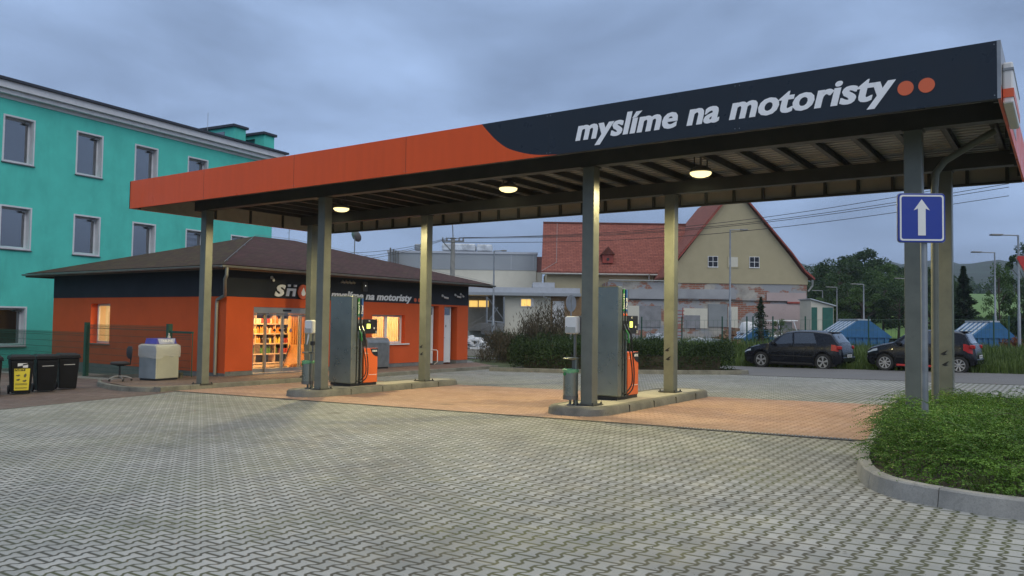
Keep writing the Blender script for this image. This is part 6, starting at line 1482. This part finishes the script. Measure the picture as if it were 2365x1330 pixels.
for k, (px, d, rx, rz, lb) in enumerate(((1250, 37, 1.9, 2.5, 'tall dried brown weed bush left of the round road sign'), (1292, 38, 1.6, 2.2, 'dried brown weed bush just behind the round road sign'), (1190, 37, 1.7, 1.5, 'low dried bush before the lit factory window'), (1500, 38, 1.3, .9, 'ragged bush between the tall pump and the rear column'), (1622, 40, 1.4, .8, 'low ragged bush left of the young conifer'))):
    p = ground_site(px, d); bush('dry_bush' if k < 3 else 'ragged_bush', lb, tuple(p), rx, rz, 8500 if k < 2 else 4500, M_dry if k < 3 else M_leafH, 30 + k, (.12, .24) if k < 3 else (.08, .15), dry=k < 3)
p = ground_site(2345, 44); bush('red_leaved_bush', 'small reddish brown bush at the right edge beyond the blue container', tuple(p), .9, .9, 2500, leafmat('rust red leaves', (.12, .045, .02), (.22, .08, .035)), 41)

def tree_mesh(seed, H, W, n, kind='leaf'):
    """trunk with limbs + clumped crown, returned as two meshes"""
    r = np.random.default_rng(seed); mb = MB()
    if kind == 'conifer':
        mb.tube([(0, 0, 0), (0, 0, H * .5), (0, 0, H * .98)], [.05 * W + .03, .03 * W + .02, .01], 6)
        m_ = n; lv = r.random(m_) ** .85; z = H * (.06 + .94 * lv); tier = .75 + .25 * np.sin(lv * 46); rad = W * .5 * (1 - lv) ** .85 * tier * np.sqrt(r.uniform(.15, 1, m_)); a = r.uniform(0, 6.28, m_)
        bn = .8 + .35 * np.sin(a * 5 + np.floor(lv * 14) * 1.7); rad = rad * bn
        c = np.stack([np.cos(a) * rad, np.sin(a) * rad, z - rad * .25], 1); d = np.stack([np.cos(a), np.sin(a), -.15 + 0 * a], 1) + r.normal(0, .35, (m_, 3))
        V = quads(c, H * r.uniform(.018, .036, m_) * 1.4, d, .35, r)
    else:
        lean = r.normal(0, .02, 2) * H; pts = [(0, 0, 0), (lean[0] * .3, lean[1] * .3, H * .25), (lean[0], lean[1], H * .55), (lean[0] * 1.3, lean[1] * 1.4, H * .85)]
        mb.tube(pts, [H * .022, H * .016, H * .011, H * .004], 7)
        nc = 44; u_ = r.uniform(0, 1, nc); zc = H * (.30 + .68 * u_); prof = np.sin(np.clip((u_ * .88 + .10), 0, 1) * math.pi) ** .6
        a = r.uniform(0, 6.28, nc); rr = W * .5 * prof * r.uniform(.25, 1, nc) ** .5; cc = np.stack([np.cos(a) * rr + lean[0], np.sin(a) * rr + lean[1], zc], 1)
        for k in range(0, nc, 2):
            b0 = H * (.22 + .5 * u_[k]); q = cc[k]; mb.tube([(lean[0] * b0 / H, lean[1] * b0 / H, b0), (q[0] * .55, q[1] * .55, b0 + (q[2] - b0) * .6), tuple(q)], [H * .007, H * .004, H * .0015], 4, False)
        cs = r.uniform(.06, .14, nc) * W * 1.15; idx = r.integers(0, nc, n); g_ = r.normal(0, 1, (n, 3)); g_ /= np.linalg.norm(g_, axis=1, keepdims=True); g_ *= r.uniform(.2, 1, (n, 1)) ** .5
        c = cc[idx] + g_ * cs[idx][:, None] * np.array([1, 1, .8]); V = quads(c, H * r.uniform(.012, .028, n) * 1.25, None, .6, r)
    return mb, V
def proto_tree(seed, H, W, n, mat, kind='leaf', name='tree'):
    t = thing(name, 'x', 'tree'); mb, V = tree_mesh(seed, H, W, n, kind); mb.build('trunk', M_bark, t); np_mesh('crown', V, None, mat, t); return t
protosT = [proto_tree(1, 1.0, .62, 9000, M_leafT), proto_tree(2, 1.0, .8, 10000, M_leafT), proto_tree(3, 1.0, .7, 8000, M_leafL), proto_tree(4, 1.0, .5, 4500, M_leafT), proto_tree(5, 1.0, .46, 7000, M_leafC, 'conifer', 'conifer'), proto_tree(6, 1.0, .6, 2600, M_leafL), proto_tree(7, 1.0, .62, 2300, M_leafC, 'conifer', 'conifer')]
used = [False] * len(protosT)
rt = random.Random(2)
def put_tree(k, px, d, topy, label, wide=1.0, name=None, grp='trees beyond the yard'):
    b = ground_site(px, d); z = b.z if d < 80 else 0.0; h = site(px, topy, d).z - z + .3
    o = protosT[k] if not used[k] else clone(protosT[k]); used[k] = True
    o.location = (b.x, b.y, z - .2); o.scale = (h * wide, h * wide, h); o.rotation_euler = (0, 0, rt.uniform(0, 6.28)); tag(o, label, 'tree', grp)
    return o
TR = [(1, 1872, 118, 622, 'round dark tree right beside the gable corner'), (0, 1905, 112, 618, 'dark tree second from the gable corner'), (1, 1935, 100, 600, 'bushy dark tree at the left foot of the tallest crown'),
 (3, 1962, 125, 592, 'loose crowned tree on the left of the tallest one'), (3, 2002, 125, 578, 'tallest thin crowned tree above the dark row'), (0, 2030, 118, 600, 'dark tree on the right of the tallest crown'), (2, 2056, 104, 612, 'yellow green tree left of the canopy column'),
 (1, 2085, 110, 612, 'broad dark tree just left of the sign post'), (0, 2118, 116, 618, 'dark tree behind the one way sign post'), (1, 2150, 112, 622, 'dark tree behind the rear canopy column'),
 (2, 1900, 84, 690, 'small light tree low behind the tin shed'), (1, 1960, 86, 655, 'middle sized tree before the tall row, above the first blue roof'), (2, 1992, 82, 668, 'small light tree behind the blue container roof'), (1, 2040, 84, 660, 'dark small tree right of the blue container roof'), (0, 2075, 80, 672, 'narrow dark tree left of the right columns'),
 (0, 2180, 92, 640, 'slim dark tree seen between the right canopy columns'), (2, 2150, 78, 690, 'light low tree seen between sign post and column')]
for a in TR: put_tree(a[0], a[1], a[2], a[3], a[4], 1.25 if a[2] < 90 else 1.05)
put_tree(4, 2226, 62, 618, 'dark spruce just right of the rear canopy column', 1.25, grp=None)
put_tree(5, 2312, 60, 612, 'thin young tree with loose light crown before the green field', .62, grp=None)
put_tree(0, 2372, 64, 570, 'dark tree cut by the right edge beyond the street lamps', .75, grp=None)
put_tree(6, 1757, 44, 690, 'young ragged conifer standing behind the dark navy hatchback', 1.0, grp=None)
cf = put_tree(5, 1800, 46, 742, 'small thin sapling between the conifer and the blue container', 1.0, grp=None)
rb_ = random.Random(9)
def far_wood(name, label, d, px0, px1, ty, n, seed, z0):
    r = np.random.default_rng(seed); V = []
    m_ = n; px = r.uniform(px0, px1, m_); dd = d * r.uniform(.97, 1.08, m_); h = np.array([site(p_, ty, d_).z for p_, d_ in zip(px, dd)]); h = h * (1 + .10 * np.sin(px * .11) + .05 * np.sin(px * .37)); z = z0 + (h - z0) * r.random(m_) ** .6
    c = np.array([tuple(site(p_, 745, d_))[:2] for p_, d_ in zip(px, dd)]); cc = np.concatenate([c, z[:, None]], 1)
    tag(np_mesh(name, quads(cc, r.uniform(.7, 1.6, m_), None, .7, r), None, M_leafT), label, 'wood', kind='stuff')
far_wood('distant_wood', 'dark wood closing the view behind the row of trees', 135, 1840, 2230, 650, 26000, 5, -.5)
far_wood('field_edge_wood', 'low dark row of trees along the top edge of the green field', 330, 2150, 2600, 655, 9000, 6, 12)
far_wood('field_foot_shrubs', 'dark shrub line along the foot of the green field', 74, 2190, 2600, 742, 9000, 8, -.2)

# ---- field and wooded hill
def strip(name, rows, mat, amp=0, seed=0):
    """rows: (distance, py) contour of a rising slope, spanned across the right of the view"""
    bm = bmesh.new(); nx = 90; V = []
    rr = random.Random(seed)
    for (d, zz) in rows:
        row = []
        for i in range(nx + 1):
            px = 1500 + (4300 - 1500) * i / nx; p = site(px, 745, d); z = zz + amp * (math.sin(i * .31 + d * .01) + .5 * math.sin(i * .83 + d * .02) + .4 * rr.uniform(-1, 1) * (1 if zz > 30 else 0)) * (zz / 60 + .1)
            row.append(bm.verts.new((p.x, p.y, z)))
        V.append(row)
    for a, b in zip(V, V[1:]):
        for i in range(nx): bm.faces.new((a[i], a[i + 1], b[i + 1], b[i]))
    me = bpy.data.meshes.new(name); bm.to_mesh(me); bm.free(); me.materials.append(mat)
    for p_ in me.polygons: p_.use_smooth = True
    o = bpy.data.objects.new(name, me); COL.objects.link(o); o['kind'] = 'structure'; return o
strip('field', [(85, .3), (130, 3.2), (200, 7.5), (300, 14.5), (345, 16)], M_fieldg, .5, 1)
strip('hills', [(340, 12), (450, 30), (600, 48), (760, 60), (900, 68), (1000, 72), (1200, 76), (1500, 60)], M_forest, 3.5, 2)

# ================================================================== POLES, LAMPS, WIRES, YARD OBJECTS
pp_ = ground_site(1043, 58, -.7); t = thing('power_pole', 'grey concrete power pole with insulators and a bent street lamp arm above the shop roof', 'pole', tuple(pp_))
hz = site(1043, 548, 58).z; MB().tube([tuple(pp_), (pp_.x, pp_.y, hz)], [.24, .15], 12).build('shaft', M_kerb, t, smooth=True)
cb_ = MB(); cb_.box((pp_.x, pp_.y, hz - .25), (1.6, .12, .1), rz=YAW); cb_.box((pp_.x, pp_.y, hz - .05), (.5, .1, .08), rz=YAW); cb_.tube([Vector((pp_.x, pp_.y, hz - .3)) - RGT * .75, Vector((pp_.x, pp_.y, hz - 1.1))], .035, 5); cb_.build('cross_arm', M_inoxd, t)
for a in (-.75, -.45, .45, .75): MB().lathe([(.05, 0), (.07, .05), (.04, .12), (.06, .18), (.02, .22)], tuple(Vector((pp_.x, pp_.y, hz - .2)) + RGT * a), 8).build('insulator', M_inoxd, t)
MB().tube([(pp_.x, pp_.y, hz), (pp_.x - .05, pp_.y, hz + .8), (pp_.x - .25, pp_.y, hz + 1.6)], .04, 6).build('lamp_arm', M_inoxd, t); worldly(t)
for k, (a, dz, px, py) in enumerate(((.75, 0, 2330, 408), (.45, .02, 2330, 424), (-.45, -.05, 2330, 432), (-.75, -.35, 2330, 452))):
    p0 = Vector((pp_.x, pp_.y, hz + dz)) + RGT * a; p1 = site(px, py, 46); P_ = []
    for i in range(25): q = p0.lerp(p1, i / 24); q.z -= .9 * math.sin(math.pi * i / 24); P_.append(q)
    tag(MB().tube(P_, .018, 4, False).build('overhead_wire', M_black), 'thin dark overhead wire running from the concrete pole to the upper right', 'wire', 'overhead wires')
for k, (px, py) in enumerate(((640, 640), (640, 656), (660, 664))):
    p0 = Vector((pp_.x, pp_.y, hz - .1 * k)) - RGT * (.3 + .2 * k); p1 = site(px, py - 60, 40); P_ = [p0.lerp(p1, i / 12) - Vector((0, 0, .5 * math.sin(math.pi * i / 12))) for i in range(13)]
    tag(MB().tube(P_, .014, 4, False).build('overhead_wire', M_black), 'thin dark overhead wire running from the concrete pole down to the left', 'wire', 'overhead wires to the left')

def street_lamp(px, d, topy, arm, label, armpx=None, botz=None, r_=.06):
    b = ground_site(px, d); h = site(px, topy, d).z
    t = thing('street_lamp', label, 'street lamp', tuple(b), 0, 'grey street lamps'); A_ = RGT * arm
    MB().tube([(0, 0, 0), (0, 0, (h - b.z) * .35), (0, 0, (h - b.z) * .355), (0, 0, h - b.z)], [r_ * 1.3, r_ * 1.3, r_, r_ * .75], 10).build('pole', M_galv, t, smooth=True)
    e_ = A_ * .62; MB().tube([(0, 0, h - b.z - .02), tuple(e_ + Vector((0, 0, h - b.z - .0)))], r_ * .55, 8).build('arm', M_galv, t)
    ax = Matrix.Translation((0, 0, h - b.z)) @ Matrix.Rotation(math.atan2(A_.y, A_.x), 4, 'Z')
    L_ = abs(arm); MB().box((L_ * .8, 0, -.0), (L_ * .42, .26 * (L_ / 1.5), .09), M=ax).box((L_ * .62, 0, 0), (L_ * .1, .12, .08), M=ax).build('lamp_head', M_inoxd, t, bevel=.02)
    return t
street_lamp(1139, 48, 578, .75, 'street lamp standing before the white factory hall'); street_lamp(1686, 46, 529, 1.0, 'tall street lamp in front of the gabled house')
street_lamp(2354, 42, 542, -1.45, 'tall street lamp at the right edge, arm pointing left'); street_lamp(2299, 54, 582, -1.55, 'second street lamp from the right edge, arm pointing left')
street_lamp(1995, 62, 656, -1.0, 'street lamp left of the right columns, behind the blue container'); street_lamp(1933, 80, 663, -1.1, 'small far street lamp, middle one of three before the dark trees'); street_lamp(1900, 84, 671, -1.1, 'small far street lamp nearest the tin shed'); street_lamp(2097, 62, 643, -1.0, 'far street lamp hidden behind the sign post, only its arm showing')

M_cblue = plain('blue container paint', (.02, .12, .27), .5, var=.12, dirt=.35); M_cwhite = plain('pale sheet metal', (.45, .5, .54), .35, .3, var=.1)
def container(px0, px1, d, topy, label, first=True):
    pm = (px0 + px1) / 2; b = ground_site(pm, d); w_ = (px1 - px0) / F_PX * d; h = site(pm, topy, d).z - b.z
    t = thing('waste_container', label, 'container', tuple(b), YAW + R(8), 'blue covered waste containers'); hb = h * .50
    dp = 2.2
    MB().add([(-w_ * .42, -dp / 2, .15), (w_ * .42, -dp / 2, .15), (w_ * .42, dp / 2, .15), (-w_ * .42, dp / 2, .15), (-w_ * .5, -dp / 2, hb), (w_ * .5, -dp / 2, hb), (w_ * .5, dp / 2, hb), (-w_ * .5, dp / 2, hb)], [(0, 1, 5, 4), (1, 2, 6, 5), (2, 3, 7, 6), (3, 0, 4, 7), (0, 3, 2, 1), (4, 5, 6, 7)]).build('tub', M_cblue, t)
    rb2 = MB()
    for k in range(7): x = -w_ * .40 + k * w_ * .80 / 6; rb2.box((x, -dp / 2 - .04, hb * .52), (.09, .07, hb * .9))
    rb2.box((0, -dp / 2 - .05, hb), (w_ * 1.02, .1, .10)); rb2.build('ribs', M_cblue, t)
    MB().prism([(-w_ * .5, hb + .05), (-w_ * .5, hb + .1), (-w_ * .08, h), (w_ * .12, h), (w_ * .5, hb + .1), (w_ * .5, hb + .05)], (0, -dp / 2, 0), (1, 0, 0), (0, 0, 1), (0, 1, 0), dp).build('cover', M_cblue, t)
    rm = MB()
    for k in range(5):
        y = -dp / 2 + .2 + k * .42; rm.add([(-w_ * .5, y, hb + .11), (-w_ * .5, y + .22, hb + .11), (-w_ * .08, y + .22, h + .01), (-w_ * .08, y, h + .01)], [(0, 1, 2, 3)])
    rm.bx(-w_ * .1, w_ * .14, -dp / 2 + .02, dp / 2, h + .0, h + .09); rm.build('roof_sheets', M_cwhite, t)
    return t
container(1905, 2036, 50, 740, 'blue waste container with striped pale roof behind the dark navy hatchback'); container(2215, 2318, 50, 744, 'blue waste container with sloped cover behind the rear of the black hatchback'); container(1700, 1775, 52, 757, 'blue container half hidden behind the young conifer')

# tin shed with green doors
b = ground_site(1886, 66, 0); t = thing('tin_shed', 'small pale lean-to shed with dark green doors at the gable corner', 'shed', tuple(b), YAW)
zt3 = site(1886, 695, 66).z
MB().add([(-.85, -1, 0), (1.0, -1, 0), (1.0, 1.5, 0), (-.85, 1.5, 0), (-.85, -1, zt3 + .05), (1.0, -1, zt3 - .45), (1.0, 1.5, zt3 - .45), (-.85, 1.5, zt3 + .05)], [(0, 1, 5, 4), (1, 2, 6, 5), (2, 3, 7, 6), (3, 0, 4, 7), (4, 5, 6, 7)]).build('walls', M_cream, t)
MB().add([(-.95, -1.2, zt3 + .1), (1.15, -1.2, zt3 - .45), (1.15, 1.6, zt3 - .45), (-.95, 1.6, zt3 + .1), (-.95, -1.2, zt3 + .18), (1.15, -1.2, zt3 - .37), (1.15, 1.6, zt3 - .37), (-.95, 1.6, zt3 + .18)], [(0, 1, 5, 4), (4, 5, 6, 7), (1, 2, 6, 5), (2, 3, 7, 6), (3, 0, 4, 7), (0, 3, 2, 1)]).build('roof', M_cwhite, t)
for a, b2 in ((-.80, -.35), (.1, .95)): MB().bx(a, b2, -1.05, -1.0, .1, zt3 - .55).build('door', plain('dark green sheet', (.012, .11, .085), .5), t)

# site fence behind the hedge: dark green posts with wire mesh
t = thing('yard_fence', 'dark wire fence on thin green posts in front of the stripped wall', 'fence', tuple(ground_site(1600, 43)))
mbp = None
FP = [1482, 1575, 1668, 1725, 1739, 1785, 1860, 2006, 2100, 2200, 2295, 2330]
pts_ = [ground_site(px, 43) for px in FP]
for p in pts_: MB().tube([tuple(p), (p.x, p.y, p.z + 2.15)], .04, 6).build('post', M_green, t)
mb = MB()
for a, b in zip(pts_, pts_[1:]):
    for z in (.2, .8, 1.4, 1.95): mb.tube([a + Vector((0, 0, z)), b + Vector((0, 0, z))], .008, 3, False)
    n = int((b - a).length / .22)
    for k in range(n): q = a.lerp(b, k / n); mb.tube([q + Vector((0, 0, .1)), q + Vector((0, 0, 1.95))], .005, 3, False)
mb.build('wire_mesh', M_green, t); worldly(t)
# yard clutter: piles, boards, trestles, ladder
def pile(name, label, px, d, w_, h, mat, seed, cat='pile', n=40):
    r_ = random.Random(seed); b = ground_site(px, d); t = MB()
    for k in range(n):
        x = r_.gauss(0, w_ * .25); y = r_.gauss(0, .4); z = r_.uniform(.05, h) * max(.2, 1 - abs(x) / w_); t.box((x, y, z), (r_.uniform(.3, .9), r_.uniform(.2, .5), r_.uniform(.08, .3)), M=Matrix.Rotation(r_.uniform(-.3, .3), 4, 'Y') @ Matrix.Rotation(r_.uniform(-.5, .5), 4, 'Z'))
    o = t.build(name, mat); o.location = b; tag(o, label, cat, kind='stuff')
pile('rubble_pile', 'pale crumpled foil and rubble behind the hedge, left part', 1515, 46, 3.2, 1.15, M_film, 1, n=46); pile('rubble_pile', 'pale foil and rubble heap behind the hedge, under the stripped wall', 1618, 47, 2.4, 1.0, M_film, 2, n=34)
pile('timber_pile', 'stack of brown boards left of the conifer', 1683, 48, 2.0, 1.5, plain('weathered timber', (.22, .13, .08), .8, var=.3), 3, n=40); pile('material_pile', 'dark mixed material stack behind the navy hatchback roof', 1822, 50, 2.4, .95, plain('mixed site material', (.18, .15, .11), .8, var=.5, scale=1), 4, n=50)
pile('white_pile', 'white bags heaped by the factory steps', 1098, 62, 1.6, .95, M_white, 5, n=40); pile('gravel_bags', 'low pale slabs right of the blue container', 2080, 46, 2.6, .35, M_kerb, 6, n=24)
b = ground_site(1812, 49); t = thing('steel_trestle', 'white steel trestle frame standing on boards behind the navy hatchback', 'trestle', tuple(b), YAW)
m_ = MB(); 
for (x0, x1) in ((-.4, -.15), (.55, .85)): m_.tube([(x0, 0, 1.95), (x1, 0, 1.05)], .04, 5)
m_.tube([(-1.1, 0, 1.98), (.8, 0, 1.98)], .04, 5).tube([(-1.0, 0, 1.03), (1.2, 0, 1.03)], .06, 5); m_.build('frame', M_white, t); MB().bx(-.3, .5, .1, .3, 1.4, 1.9).build('crate', M_plinth, t)
b = ground_site(1567, 60, 0); t = thing('red_ladder', 'red steel ladder leaning on the stripped wall behind the rear column', 'ladder', tuple(b), YAW)
m_ = MB(); hl = site(1567, 710, 60).z
for s_ in (-.28, .28): m_.tube([(s_ - .1, -.3, 0), (s_ + .12, .3, hl)], .04, 5)
for k in range(9): z = hl * (.15 + k * .095); m_.tube([(-.3 + .2 * z / hl, 0, z), (.26 + .2 * z / hl, 0, z)], .03, 4)
m_.build('ladder_frame', M_rust, t)
t = thing('white_van_tank', 'small white rounded tank among the boards left of the conifer', 'tank', tuple(ground_site(1727, 52)), YAW)
MB().lathe([(.05, 0), (.5, .05), (.55, .4), (.4, .75), (.05, .82)], (0, 0, 1.15), 16).build('tank', M_white, t, smooth=True); MB().bx(-.5, .5, -.4, .4, 0, 1.15).build('stand', M_inoxd, t)
# ================================================================== AIR: faint evening haze that only tells on the far hill
hz_ = MB().bx(-1300, 1300, -70, 1650, -2.5, 96).build('haze', None); hz_['kind'] = 'stuff'; hz_['label'] = 'thin bluish evening haze in front of the wooded hill'
hm_ = bpy.data.materials.new('evening haze'); hm_.use_nodes = True; t_ = hm_.node_tree; t_.nodes.clear()
v_ = t_.nodes.new('ShaderNodeVolumePrincipled'); v_.inputs['Density'].default_value = .00035; v_.inputs['Color'].default_value = (.62, .72, .9, 1); v_.inputs['Anisotropy'].default_value = .2
o_ = t_.nodes.new('ShaderNodeOutputMaterial'); t_.links.new(v_.outputs[0], o_.inputs['Volume']); hz_.data.materials.append(hm_)
